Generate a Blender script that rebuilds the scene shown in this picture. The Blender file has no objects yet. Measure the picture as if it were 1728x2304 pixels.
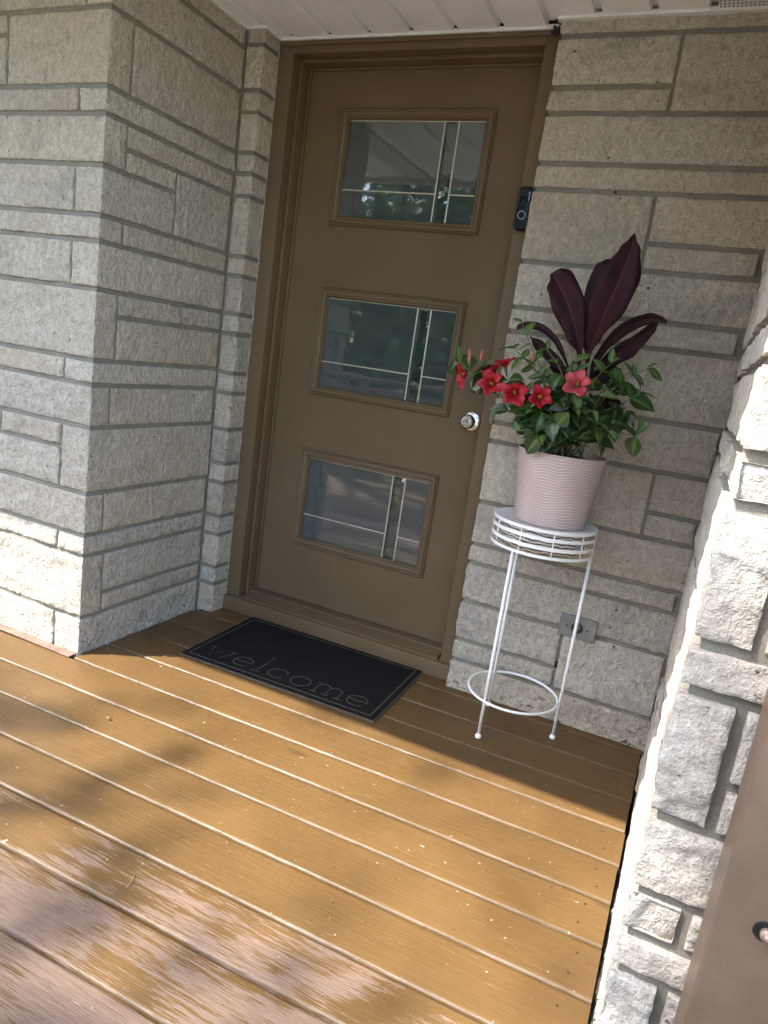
import bpy, bmesh, math, random
import numpy as np
from mathutils import Vector, Matrix, noise, Quaternion

rnd = random.Random(11)
S = bpy.context.scene
COL = S.collection
PI = math.pi

# ------------------------------------------------------------------ camera
CAM_C = np.array([1.58762513, -2.46815299, 1.13083077])
CAM_R = np.array([[0.89937787, 0.41386814, 0.14082832],
                  [0.21579942, -0.14013816, -0.96632909],
                  [-0.3801974, 0.89948567, -0.21534966]])
FPX = 1592.82           # focal length in pixels of the 1728 x 2304 photograph
cd = bpy.data.cameras.new('camera')
cam = bpy.data.objects.new('camera', cd)
COL.objects.link(cam)
right, up, back = CAM_R[0], -CAM_R[1], -CAM_R[2]
cam.matrix_world = Matrix(((right[0], up[0], back[0], CAM_C[0]),
                           (right[1], up[1], back[1], CAM_C[1]),
                           (right[2], up[2], back[2], CAM_C[2]),
                           (0, 0, 0, 1)))
cd.sensor_fit = 'VERTICAL'
cd.sensor_height = 36.0
cd.lens = 36.0 * FPX / 2304.0
cd.clip_start = 0.02
cd.clip_end = 800
S.camera = cam

# ------------------------------------------------------------------ light
SUN_D = Vector((1.26, 1.0, -1.95)).normalized()      # the way the light travels
wd = bpy.data.worlds.new('World')
S.world = wd
wd.use_nodes = True
wn = wd.node_tree
wn.nodes.clear()
sky = wn.nodes.new('ShaderNodeTexSky')
sky.sky_type = 'NISHITA'
sky.sun_disc = False
sky.sun_elevation = math.asin(-SUN_D.z)
sky.sun_rotation = math.atan2(-SUN_D.x, -SUN_D.y)
sky.dust_density = 1.5
bg = wn.nodes.new('ShaderNodeBackground')
bg.inputs['Strength'].default_value = 0.15
wo = wn.nodes.new('ShaderNodeOutputWorld')
wn.links.new(sky.outputs[0], bg.inputs[0])
wn.links.new(bg.outputs[0], wo.inputs[0])
sl = bpy.data.lights.new('sun', 'SUN')
sl.energy = 2.7
sl.angle = math.radians(0.55)
sl.color = (1.0, 0.95, 0.87)
so = bpy.data.objects.new('sun', sl)
so.rotation_euler = SUN_D.to_track_quat('-Z', 'Y').to_euler()
so.location = (-8, -8, 12)
COL.objects.link(so)
S.view_settings.view_transform = 'Standard'
S.view_settings.look = 'None'
S.view_settings.gamma = 1.0
S.view_settings.exposure = 2.75

S.cycles.max_bounces = 7
S.cycles.diffuse_bounces = 5
S.cycles.glossy_bounces = 3
S.cycles.transmission_bounces = 2

# ------------------------------------------------------------------ helpers
def on_y(u, w, y):      # photo pixel -> point on the plane of constant y
    d = CAM_R.T @ np.array([(u - 864) / FPX, (w - 1152) / FPX, 1.0])
    return Vector(CAM_C + d * ((y - CAM_C[1]) / d[1]))
def on_z(u, w, z):
    d = CAM_R.T @ np.array([(u - 864) / FPX, (w - 1152) / FPX, 1.0])
    return Vector(CAM_C + d * ((z - CAM_C[2]) / d[2]))

def tag(o, label=None, cat=None, group=None, kind=None):
    if label: o['label'] = label
    if cat: o['category'] = cat
    if group: o['group'] = group
    if kind: o['kind'] = kind
    return o
def thing(name, label, cat, loc=(0, 0, 0), group=None, kind=None):
    o = bpy.data.objects.new(name, None)
    o.empty_display_size = 0.05
    o.location = loc
    COL.objects.link(o)
    return tag(o, label, cat, group, kind)
def origin(p):
    v = Vector((0, 0, 0))
    while p is not None:
        v += p.location
        p = p.parent
    return v
def mesh(name, verts, faces, mat, parent=None, smooth=False, loc=None, attr=None):
    """verts are world coordinates; the object sits at loc or at its parent's origin"""
    o0 = origin(parent)
    off = Vector(loc) if loc is not None else o0
    m = bpy.data.meshes.new(name)
    m.from_pydata([(v[0] - off.x, v[1] - off.y, v[2] - off.z) for v in verts], [], faces)
    if smooth:
        m.polygons.foreach_set('use_smooth', [True] * len(m.polygons))
    if attr:
        for k, vals in attr.items():
            a = m.attributes.new(k, 'FLOAT', 'POINT')
            a.data.foreach_set('value', vals)
    m.materials.append(mat)
    m.update()
    o = bpy.data.objects.new(name, m)
    o.location = off - o0
    o.parent = parent
    COL.objects.link(o)
    return o

class MB:
    def __init__(s): s.v = []; s.f = []
    def add(s, v, f):
        n = len(s.v)
        s.v += [tuple(p) for p in v]
        s.f += [tuple(i + n for i in q) for q in f]
        return s
    def box(s, x0, x1, y0, y1, z0, z1, b=0.0):
        if b <= 0:
            v = [(x, y, z) for z in (z0, z1) for y in (y0, y1) for x in (x0, x1)]
            f = [(0, 2, 3, 1), (4, 5, 7, 6), (0, 1, 5, 4), (2, 6, 7, 3), (0, 4, 6, 2), (1, 3, 7, 5)]
            return s.add(v, f)
        bm = bmesh.new()
        bmesh.ops.create_cube(bm, size=1)
        for q in bm.verts:
            q.co = Vector(((x0 + x1) / 2 + q.co.x * (x1 - x0), (y0 + y1) / 2 + q.co.y * (y1 - y0), (z0 + z1) / 2 + q.co.z * (z1 - z0)))
        bmesh.ops.bevel(bm, geom=list(bm.edges), offset=b, segments=2, affect='EDGES', profile=0.6)
        bm.verts.index_update()
        s.add([q.co for q in bm.verts], [[q.index for q in f.verts] for f in bm.faces])
        bm.free()
        return s
    def lathe(s, prof, c, axis='z', n=32, cap=True):
        """prof: (radius, height) pairs round an axis through c"""
        v = []
        for r, h in prof:
            for i in range(n):
                a = 2 * PI * i / n
                x, y = r * math.cos(a), r * math.sin(a)
                if axis == 'z': v.append((c[0] + x, c[1] + y, c[2] + h))
                elif axis == '-y': v.append((c[0] + x, c[1] - h, c[2] + y))
                elif axis == '-x': v.append((c[0] - h, c[1] + y, c[2] + x))
        f = []
        for k in range(len(prof) - 1):
            for i in range(n):
                a, b = k * n + i, k * n + (i + 1) % n
                f.append((a, b, b + n, a + n))
        if cap:
            f.append(tuple(range(n))[::-1])
            f.append(tuple(range((len(prof) - 1) * n, len(prof) * n)))
        return s.add(v, f)
    def tube(s, pts, r, n=8, r2=None, closed=False):
        pts = [Vector(p) for p in pts]
        v = []
        m = len(pts)
        ref = Vector((0.13, 0.21, 0.97))
        for i, p in enumerate(pts):
            t = (pts[(i + 1) % m] - pts[i - 1]) if closed else (pts[min(i + 1, m - 1)] - pts[max(i - 1, 0)])
            t.normalize()
            if abs(t.dot(ref)) > 0.95: rr = Vector((1, 0, 0))
            else: rr = ref
            a = t.cross(rr).normalized(); b = t.cross(a)
            rad = r if r2 is None else r + (r2 - r) * i / max(1, m - 1)
            for k in range(n):
                an = 2 * PI * k / n
                v.append(p + a * (rad * math.cos(an)) + b * (rad * math.sin(an)))
        f = []
        for i in range(m if closed else m - 1):
            j = (i + 1) % m
            for k in range(n):
                f.append((i * n + k, i * n + (k + 1) % n, j * n + (k + 1) % n, j * n + k))
        if not closed:
            f.append(tuple(range(n))[::-1]); f.append(tuple(range((m - 1) * n, m * n)))
        return s.add(v, f)
    def build(s, name, mat, parent=None, smooth=False, loc=None):
        return mesh(name, s.v, s.f, mat, parent, smooth, loc)

def smooth_by_angle(o, deg=35):
    o.data.polygons.foreach_set('use_smooth', [True] * len(o.data.polygons))
    try:
        o.data.set_sharp_from_angle(angle=math.radians(deg))
    except Exception:
        pass
    return o

# ------------------------------------------------------------------ materials
class NT:
    def __init__(s, name):
        s.m = bpy.data.materials.new(name)
        s.m.use_nodes = True
        s.t = s.m.node_tree
        s.t.nodes.clear()
        s.out = s.t.nodes.new('ShaderNodeOutputMaterial')
        s.b = s.t.nodes.new('ShaderNodeBsdfPrincipled')
        s.t.links.new(s.b.outputs[0], s.out.inputs[0])
        s.c = s.t.nodes.new('ShaderNodeTexCoord')
    def link(s, a, b): s.t.links.new(a, b)
    def node(s, k, **kw):
        n = s.t.nodes.new(k)
        for a, v in kw.items(): setattr(n, a, v)
        return n
    def set(s, **kw):
        for k, v in kw.items():
            i = s.b.inputs[k.replace('_', ' ')]
            if hasattr(v, 'is_linked') or hasattr(v, 'links'): s.link(v, i)
            else: i.default_value = v
        return s
    def coord(s, scale=(1, 1, 1), shift=0.0, src='Object'):
        mp = s.node('ShaderNodeMapping')
        mp.inputs['Scale'].default_value = scale
        if shift:
            oi = s.node('ShaderNodeObjectInfo')
            mu = s.node('ShaderNodeMath', operation='MULTIPLY')
            mu.inputs[1].default_value = shift
            s.link(oi.outputs['Random'], mu.inputs[0])
            s.link(mu.outputs[0], mp.inputs['Location'])
        s.link(s.c.outputs[src], mp.inputs['Vector'])
        return mp.outputs[0]
    def noise(s, scale, detail=6, rough=0.55, vec=None, dist=0.0):
        n = s.node('ShaderNodeTexNoise')
        n.inputs['Scale'].default_value = scale
        n.inputs['Detail'].default_value = detail
        n.inputs['Roughness'].default_value = rough
        n.inputs['Distortion'].default_value = dist
        s.link(vec if vec is not None else s.c.outputs['Object'], n.inputs['Vector'])
        return n.outputs['Fac']
    def ramp(s, fac, stops, interp='LINEAR'):
        r = s.node('ShaderNodeValToRGB')
        r.color_ramp.interpolation = interp
        e = r.color_ramp.elements
        while len(e) < len(stops): e.new(0.5)
        for i, (p, c) in enumerate(stops):
            e[i].position = p
            e[i].color = c if len(c) == 4 else (*c, 1)
        s.link(fac, r.inputs[0])
        return r.outputs[0]
    def fac(s, f, a, b):
        r = s.node('ShaderNodeMapRange')
        r.interpolation_type = 'SMOOTHSTEP'
        r.inputs[1].default_value = a; r.inputs[2].default_value = b
        s.link(f, r.inputs[0])
        return r.outputs[0]
    def mix(s, f, a, b, mode='MIX'):
        m = s.node('ShaderNodeMix', data_type='RGBA', blend_type=mode)
        for sock, v in ((m.inputs[0], f), (m.inputs[6], a), (m.inputs[7], b)):
            if hasattr(v, 'links'): s.link(v, sock)
            elif isinstance(v, (int, float)): sock.default_value = v
            else: sock.default_value = (*v, 1) if len(v) == 3 else v
        return m.outputs[2]
    def math(s, op, a, b=None):
        m = s.node('ShaderNodeMath', operation=op)
        for i, v in enumerate((a, b)):
            if v is None: continue
            if hasattr(v, 'links'): s.link(v, m.inputs[i])
            else: m.inputs[i].default_value = v
        return m.outputs[0]
    def bump(s, h, strength=0.3, dist=0.01, prev=None):
        b = s.node('ShaderNodeBump')
        b.inputs['Strength'].default_value = strength
        b.inputs['Distance'].default_value = dist
        s.link(h, b.inputs['Height'])
        if prev is not None: s.link(prev, b.inputs['Normal'])
        return b.outputs[0]
    def rand(s):
        return s.node('ShaderNodeObjectInfo').outputs['Random']

def plain(name, col, rough=0.5, metal=0.0, var=0.12, scale=30, bump=0.05, **kw):
    n = NT(name)
    f = n.noise(scale, 5)
    c = n.mix(n.fac(f, 0.3, 0.7), [x * (1 - var) for x in col], [min(1, x * (1 + var)) for x in col])
    n.set(Base_Color=c, Roughness=rough, Metallic=metal)
    if bump: n.set(Normal=n.bump(n.noise(scale * 6, 3), bump, 0.002))
    for k, v in kw.items(): n.set(**{k: v})
    return n.m

def stone_mat(name, warm, cool, fine, coarse, light=1.0):
    n = NT(name)
    v = n.coord((1, 1, 1), 17.0)
    r = n.rand()
    c0 = n.ramp(r, [(0.0, [x * .78 for x in cool]), (0.3, warm), (0.5, [a * .45 + b * .45 for a, b in zip(warm, cool)]), (0.75, cool), (1.0, [x * 1.10 for x in warm])])
    blot = n.noise(4.0, 5, 0.62, n.coord((1, 1, 1.4), 17.0), .8)
    c1 = n.mix(n.fac(blot, 0.50, 0.72), c0, [x * 0.60 for x in cool])
    streak = n.noise(16, 5, 0.65, n.coord((1, 1, .45), 9.0))
    c1 = n.mix(n.fac(streak, 0.35, 0.75), n.mix(0.28, c1, (.62, .56, .46)), c1)
    rel = n.noise(58, 5, .68, n.coord((1, 1, .7), 5.0), .12)         # split-face hackle; also painted into the colour as relief shading
    c1 = n.mix(n.fac(rel, .34, .66), n.mix(0.34, c1, (.20, .175, .145)), n.mix(.24, c1, (.72, .67, .57)))  # hollows darkened and high spots lightened to paint relief shading
    grit = n.noise(150, 2, 0.7, v)
    c2 = n.mix(n.fac(grit, 0.32, 0.62), n.mix(0.30, c1, (.14, .125, .105)), c1)
    speck = n.noise(60, 2, 0.5, v)
    c3 = n.mix(n.fac(speck, 0.71, 0.75), c2, (.09, .08, .07))
    fl = n.noise(1.2, 2, 0.5, v)
    c4 = n.mix(n.math('MULTIPLY', n.fac(fl, .4, .7), .32), c3, (.44, .33, .22))
    # scuffs and splashed dirt low on the wall
    sep = n.node('ShaderNodeSeparateXYZ')
    n.link(n.c.outputs['Object'], sep.inputs[0])
    low = n.fac(sep.outputs[2], .13, .0)
    sc = n.noise(34, 4, .7, n.coord((1, 1, 1.8), 2.0), 1.2)
    c4 = n.mix(n.math('MULTIPLY', low, n.fac(sc, .58, .63)), c4, (.045, .038, .032))
    n.set(Base_Color=c4, Roughness=0.92)
    b1 = n.bump(rel, coarse, 0.018)
    b2 = n.bump(grit, fine, 0.004, b1)
    n.set(Normal=b2)
    return n.m

M = {}
M['stone'] = stone_mat('limestone', (.60, .525, .40), (.55, .51, .435), .85, 1.0)
M['stone_smooth'] = stone_mat('limestone_sawn', (.52, .455, .36), (.49, .45, .385), .35, .15)
M['stone_rock'] = stone_mat('limestone_rock_faced', (.46, .43, .385), (.44, .435, .41), .7, .55)
def mortar_mat():
    n = NT('mortar')
    c = n.mix(n.fac(n.noise(14, 6, .6), .3, .7), (.185, .170, .135), (.240, .222, .183))
    c = n.mix(n.fac(n.noise(180, 3, .7), .3, .6), (.165, .152, .126), c)
    n.set(Base_Color=c, Roughness=.95, Normal=n.bump(n.noise(220, 5, .7), .6, .003))
    return n.m
M['mortar'] = mortar_mat()

def deck_mat():
    n = NT('painted_deck_boards')
    oi = n.node('ShaderNodeObjectInfo')
    sep = n.node('ShaderNodeSeparateColor')
    n.link(oi.outputs['Color'], sep.inputs[0])
    wear_amt = sep.outputs[0]
    v = n.coord((1, 1, 1), 23.0)
    vg = n.coord((1.1, 30, 30), 23.0)
    grain = n.noise(4.0, 8, .65, vg, .25)
    vf = n.coord((7.0, 170, 170), 31.0)
    fine = n.noise(3.0, 4, .6, vf, .1)
    patch = n.noise(2.2, 5, .6, n.coord((1, 2.6, 2.6), 13.0), .4)
    paint = n.mix(n.fac(n.noise(3.0, 4, .5, v), .3, .7), (.092, .0515, .0180), (.121, .0685, .0246))
    paint = n.mix(n.fac(grain, .35, .7), n.mix(.18, paint, (.07, .036, .013)), paint)
    # bare, weathered wood where the paint has gone
    wood = n.mix(n.fac(fine, .3, .7), (.122, .077, .053), (.178, .120, .086))
    w = n.math('ADD', n.math('MULTIPLY', n.math('SUBTRACT', fine, .5), .60), n.math('ADD', n.math('MULTIPLY', n.math('SUBTRACT', patch, .5), 1.15), n.math('MULTIPLY', n.math('SUBTRACT', grain, .5), .65)))
    w = n.math('ADD', w, wear_amt)
    m1 = n.fac(w, .585, .635)
    c = n.mix(m1, paint, wood)
    sc = n.noise(7, 4, .85, n.coord((1.6, 62, 62), 41.0), .1)
    c = n.mix(n.math('MULTIPLY', n.fac(sc, .645, .70), .6), c, (.40, .34, .27))
    sp = n.noise(75, 2, .5, v)
    c = n.mix(n.fac(sp, .74, .77), c, (.33, .28, .22))
    c = n.mix(n.fac(n.noise(52, 2, .5, n.coord((1, 1, 1), 3.0)), .755, .77), c, (.035, .022, .012))
    # rubbed plank edges, with sky sheen painted in; fainter on shaded recess planks
    at = n.node('ShaderNodeAttribute', attribute_name='edge')
    e = n.math('MULTIPLY', n.fac(n.math('ADD', at.outputs['Fac'], n.math('MULTIPLY', n.math('SUBTRACT', grain, .5), 1.0)), .6, 1.0), .6)
    ec = n.mix(n.fac(n.noise(7, 5, .7, n.coord((1, 8, 8), 51.0)), .40, .60), (.165, .128, .092), (.055, .046, .030))
    c = n.mix(n.math('MULTIPLY', e, sep.outputs[1]), c, ec)
    # a few knots
    kv = n.node('ShaderNodeTexVoronoi', feature='F1')
    kv.inputs['Scale'].default_value = 1.0
    n.link(n.coord((1.6, 5.0, 1), 61.0), kv.inputs['Vector'])
    kd = n.math('ADD', kv.outputs['Distance'], n.math('MULTIPLY', n.math('SUBTRACT', fine, .5), .05))
    c = n.mix(n.math('MULTIPLY', n.fac(kd, .075, .035), .55), c, (.055, .030, .014))
    n.set(Base_Color=c)
    rg = n.math('ADD', n.math('MULTIPLY', m1, .22), n.math('ADD', .30, n.math('MULTIPLY', patch, .16)))
    n.set(Roughness=rg, Specular_IOR_Level=.32)
    b1 = n.bump(fine, .26, .004)
    b2 = n.bump(grain, .30, .006, b1)
    n.set(Normal=n.bump(n.noise(40, 4, .6, v), .10, .003, b2))
    return n.m
M['deck'] = deck_mat()

def door_paint():
    n = NT('brown_door_paint')
    v = n.c.outputs['Object']
    c = n.mix(n.fac(n.noise(3, 4), .3, .7), (.116, .079, .042), (.135, .093, .051))
    c = n.mix(n.fac(n.noise(60, 3, .6), .74, .79), c, (.05, .04, .03))
    st = n.noise(9, 4, .6, n.coord((6, 6, .8)))
    n.set(Base_Color=c, Roughness=n.math('ADD', .36, n.math('MULTIPLY', st, .14)))
    n.set(Specular_IOR_Level=.32)
    b = n.bump(n.noise(140, 4, .6), .10, .002)
    n.set(Normal=n.bump(n.noise(11, 3, .5, n.coord((3, 3, 1))), .05, .006, b))
    return n.m
M['door'] = door_paint()

def glass_mat(name, col, rough, wob):
    n = NT(name)
    n.set(Base_Color=(*col, 1), Roughness=rough, IOR=2.1)
    n.set(Normal=n.bump(n.noise(9, 3, .5), wob, .01))
    return n.m
M['glass'] = glass_mat('door_glass', (.046, .060, .062), .03, .035)
M['glass_bevel'] = glass_mat('bevelled_door_glass', (.022, .040, .036), .02, .05)
M['came'] = plain('brass_came', (.62, .58, .47), .3, .55, .05, 60, 0)
M['nickel'] = plain('brushed_nickel', (.62, .60, .57), .24, 1.0, .05, 80, .02)
M['dark_metal'] = plain('keyway_dark', (.05, .05, .05), .5, .6, .1, 60, 0)
M['bell_body'] = plain('doorbell_black', (.007, .010, .018), .38, 0, .1, 60, .02, Specular_IOR_Level=.2)
M['bell_gloss'] = plain('doorbell_gloss', (.006, .008, .016), .08, 0, .1, 60, 0)
M['bell_ring'] = plain('doorbell_ring', (.50, .52, .54), .35, 0, .05, 60, 0)
M['steel_plate'] = plain('galvanised_plate', (.21, .215, .21), .5, .6, .2, 25, .08)
M['rust_dark'] = plain('receptacle_dark', (.05, .038, .03), .6, .2, .5, 200, .2)
M['white_metal'] = plain('white_powder_coat', (.80, .80, .79), .32, 0, .04, 60, .02)
M['soffit'] = plain('white_soffit', (.84, .82, .81), .45, 0, .05, 4, .03)
M['trim_white'] = plain('white_trim', (.70, .69, .66), .45, 0, .08, 12, .05)
M['mat_black'] = plain('mat_rubber', (.0085, .0080, .0085), .95, 0, .35, 160, .5, Specular_IOR_Level=.15)
M['mat_tan'] = plain('mat_tan_line', (.042, .036, .023), .9, 0, .3, 160, .5)
M['mat_edge'] = plain('mat_binding', (.075, .060, .038), .9, 0, .3, 160, .5)
M['soil'] = plain('potting_soil', (.022, .016, .012), .95, 0, .6, 90, .9)
M['post'] = plain('brown_post_paint', (.125, .082, .055), .42, 0, .12, 9, .25)
M['strip'] = plain('weathered_trim_board', (.165, .105, .078), .6, 0, .25, 30, .3)
M['lumber'] = plain('stained_lumber', (.20, .12, .08), .6, 0, .2, 12, .3)
M['bolt'] = plain('rusty_bolt', (.30, .22, .17), .5, .5, .3, 60, .2)
M['black_hole'] = plain('dark_hole', (.008, .007, .006), .9, 0, .2, 60, 0)
M['bark'] = plain('tree_bark', (.12, .085, .06), .9, 0, .35, 12, .8)
M['roof'] = plain('roof_shingle', (.10, .095, .09), .9, 0, .35, 40, .5)
M['dry_leaf'] = plain('dry_leaf', (.28, .17, .08), .7, 0, .3, 80, .2)
M['twig'] = plain('dry_stem', (.20, .15, .06), .8, 0, .3, 80, .2)
M['caulk'] = plain('old_caulk', (.40, .38, .35), .8, 0, .3, 90, .3)
M['grime'] = plain('dark_grime', (.035, .03, .026), .95, 0, .5, 120, .5)

def pot_mat():
    n = NT('mauve_planter')
    at = n.node('ShaderNodeAttribute', attribute_name='ridge')
    c = n.mix(n.fac(n.noise(6, 3), .3, .7), (.395, .300, .275), (.44, .34, .31))
    c = n.mix(n.math('MULTIPLY', n.fac(at.outputs['Fac'], .25, .9), .8), c, (.72, .63, .59))  # paler ridge tint paints the glint along the ridges
    n.set(Base_Color=c, Roughness=.45)
    return n.m
M['pot'] = pot_mat()
def drum_mat():
    n = NT('wavy_patterned_drum')
    w = n.node('ShaderNodeTexWave', wave_type='BANDS', bands_direction='Z')
    w.inputs['Scale'].default_value = 34
    w.inputs['Distortion'].default_value = 9
    w.inputs['Detail'].default_value = 1.5
    w.inputs['Detail Scale'].default_value = .55
    n.link(n.coord((1, 1, 1)), w.inputs['Vector'])
    c = n.ramp(w.outputs['Fac'], [(.35, (.10, .085, .07)), (.5, (.40, .34, .28)), (.62, (.66, .63, .60))])
    n.set(Base_Color=c, Roughness=.5)
    return n.m
M['drum'] = drum_mat()

def leaf_mat(name, a, b, rough=.42, trans=.15, rib=None, spec=.5):
    n = NT(name)
    n.set(Specular_IOR_Level=spec)
    r = n.rand()
    f = n.noise(22, 4)
    c = n.mix(r, a, b)
    c = n.mix(n.fac(f, .35, .75), c, [x * .72 for x in a])
    if rib:
        at = n.node('ShaderNodeAttribute', attribute_name='rib')
        c = n.mix(n.fac(at.outputs['Fac'], .5, .95), c, rib)
    n.set(Base_Color=c, Roughness=rough)
    n.set(Normal=n.bump(n.noise(60, 3), .12, .003))
    tr = n.node('ShaderNodeBsdfTranslucent')
    if hasattr(c, 'links'): n.link(c, tr.inputs[0])
    mx = n.node('ShaderNodeMixShader')
    mx.inputs[0].default_value = trans
    n.link(n.b.outputs[0], mx.inputs[1]); n.link(tr.outputs[0], mx.inputs[2])
    n.link(mx.outputs[0], n.out.inputs[0])
    return n.m
M['cordyline'] = leaf_mat('burgundy_leaf', (.019, .0045, .0070), (.034, .006, .010), .50, .10, (.07, .010, .016), .2)
M['cord_red'] = leaf_mat('burgundy_stalk', (.09, .012, .018), (.13, .018, .025), .35, .05)
M['green'] = leaf_mat('vine_leaf', (.010, .031, .007), (.050, .105, .020), .36, .15, (.10, .17, .05))
M['green_young'] = leaf_mat('young_vine_leaf', (.060, .125, .024), (.10, .18, .040), .42, .25, (.20, .30, .10))
M['stem'] = leaf_mat('vine_stem', (.10, .14, .04), (.16, .19, .07), .5, .05)
M['petal'] = leaf_mat('red_petal', (.38, .003, .016), (.50, .006, .024), .5, .15)
M['petal_pink'] = leaf_mat('pink_petal', (.52, .055, .080), (.62, .085, .10), .5, .25)
M['throat'] = plain('yellow_throat', (.62, .24, .02), .6, 0, .2, 80, 0)
M['bud'] = leaf_mat('pink_bud', (.55, .10, .10), (.60, .16, .12), .5, .15)
M['tree_leaf'] = plain('tree_leaf', (.05, .10, .025), .5, 0, .4, 3, 0)

def lawn_mat():
    n = NT('lawn')
    c = n.mix(n.fac(n.noise(1.3, 8, .6), .3, .7), (.055, .085, .025), (.10, .135, .045))
    c = n.mix(n.fac(n.noise(40, 4, .7), .35, .7), (.03, .045, .015), c)
    n.set(Base_Color=c, Roughness=.9, Normal=n.bump(n.noise(60, 4, .7), .7, .03))
    return n.m
M['lawn'] = lawn_mat()
M['concrete'] = plain('bounce_slab_concrete', (.48, .46, .42), .9, 0, .12, 2, .3)
def vent_mat():
    n = NT('perforated_soffit')
    vr = n.node('ShaderNodeTexVoronoi', feature='F1')
    vr.inputs['Scale'].default_value = 1.0
    vr.inputs['Randomness'].default_value = 0.0
    n.link(n.coord((95, 62, 1)), vr.inputs['Vector'])
    f = n.fac(vr.outputs['Distance'], .22, .34)
    n.set(Base_Color=n.mix(f, (.16, .16, .16), (.70, .69, .67)), Roughness=.5, Normal=n.bump(f, .4, .004))
    return n.m
M['vent'] = vent_mat()

# ------------------------------------------------------------------ rough stone blocks
def axis_lines(a, b, cell, border):
    L = b - a
    if L <= 3 * border: return [a, b]
    n = max(1, int(round((L - 2 * border) / cell)))
    xs = [a, a + border * .5, a + border] + [a + border + (L - 2 * border) * i / n for i in range(1, n)] + [b - border, b - border * .5, b]
    return xs

def fbm(p, octv=4, gain=.5, lac=2.1):
    s, a = 0.0, 1.0
    for _ in range(octv):
        s += a * noise.noise(p)
        p = p * lac
        a *= gain
    return s

def rough_block(parent, x0, x1, y0, y1, z0, z1, vis, cell=.009, amp=.0052, edge=.003, jit=.0016, mat='stone', bulge=0.0, chunk=0.0, name='stone', border=.007):
    """an axis-aligned stone; vis lists the faces that show ('-y', '+x', '-x') and get split-face relief"""
    lo, hi = (x0, y0, z0), (x1, y1, z1)
    seed = Vector((rnd.uniform(-50, 50), rnd.uniform(-50, 50), rnd.uniform(-50, 50)))
    need = [False, False, False]
    for k in vis:
        ax = 'xyz'.index(k[1])
        for j in range(3):
            if j != ax: need[j] = True
    L = []
    for j in range(3):
        L.append(axis_lines(lo[j], hi[j], cell, border) if need[j] else [lo[j], hi[j]])
    n = [len(q) for q in L]
    idx = {}
    V = []
    tilt = (rnd.uniform(-1, 1), rnd.uniform(-1, 1))
    cuts = []
    if chunk:
        for _ in range(2):
            cuts.append((Vector((rnd.uniform(lo[0], hi[0]), rnd.uniform(lo[1], hi[1]), rnd.uniform(lo[2], hi[2]))), Vector((rnd.gauss(0, 1), rnd.gauss(0, 1), rnd.gauss(0, 1))).normalized(), rnd.uniform(.25, 1)))
    def vert(i, j, k):
        key = (i, j, k)
        q = idx.get(key)
        if q is not None: return q
        p = Vector((L[0][i], L[1][j], L[2][k]))
        ijk = key
        off = Vector((0, 0, 0))
        ps = p + seed
        for f in vis:
            ax = 'xyz'.index(f[1]); sg = 1 if f[0] == '+' else -1
            if ijk[ax] != (n[ax] - 1 if sg > 0 else 0): continue
            d = 1e9
            for o in range(3):
                if o == ax: continue
                for side, s2 in ((lo[o], '-'), (hi[o], '+')):
                    dd = abs(p[o] - side)
                    if s2 + 'xyz'[o] in vis: dd += .004
                    d = min(d, dd)
            a = vis[f]
            h = amp * a * (fbm(Vector((ps.x * 13, ps.y * 13, ps.z * 17)), 4) + .55 * abs(noise.noise(ps * 48)) + .25 * abs(noise.noise(ps * 95)))
            if bulge: h += bulge * a * (1 - math.exp(-d / .02))
            for c, nn, wgt in cuts:
                t = (p - c).dot(nn) + .012 * noise.noise(ps * 30)
                h += chunk * a * wgt * (.5 - .5 * math.tanh(t / .0045)) - chunk * a * wgt * .5
            er = edge * (1 + .8 * noise.noise(ps * 40)) * math.exp(-d / .0045)
            h -= er
            off[ax] += sg * h
        nb = Vector((noise.noise(ps * 45), noise.noise(ps * 45 + Vector((9, 3, 1))), noise.noise(ps * 45 + Vector((4, 7, 8))))) * jit
        for o in range(3):
            if ijk[o] in (0, n[o] - 1): off[o] += nb[o] * .8
        idx[key] = len(V)
        V.append(p + off)
        return idx[key]
    F = []
    hidden = set()
    for ax in range(3):
        a, b = [o for o in range(3) if o != ax]
        for end in (0, n[ax] - 1):
            for i in range(n[a] - 1):
                for j in range(n[b] - 1):
                    q = []
                    for (di, dj) in ((0, 0), (1, 0), (1, 1), (0, 1)):
                        key = [0, 0, 0]
                        key[ax] = end; key[a] = i + di; key[b] = j + dj
                        q.append(vert(*key))
                    flip = (end == 0) ^ (ax == 1)
                    F.append(tuple(q[::-1]) if flip else tuple(q))
    o = mesh(name, V, F, M[mat], parent, True)
    try: o.data.set_sharp_from_angle(angle=math.radians(62))
    except Exception: pass
    return o

G = .0052       # half a head joint
GB = .0078      # half a bed joint
GP = .0100
def wall_core(parent, boxes):
    mb = MB()
    for b in boxes: mb.box(*b)
    return mb.build('mortar', M['mortar'], parent)

# ================================================================== ground, deck
GZ = -.48
ground = mesh('lawn', [(-150, -150, GZ), (150, -150, GZ), (150, 150, GZ), (-150, 150, GZ)], [(0, 1, 2, 3)], M['lawn'])
tag(ground, kind='structure')

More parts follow.
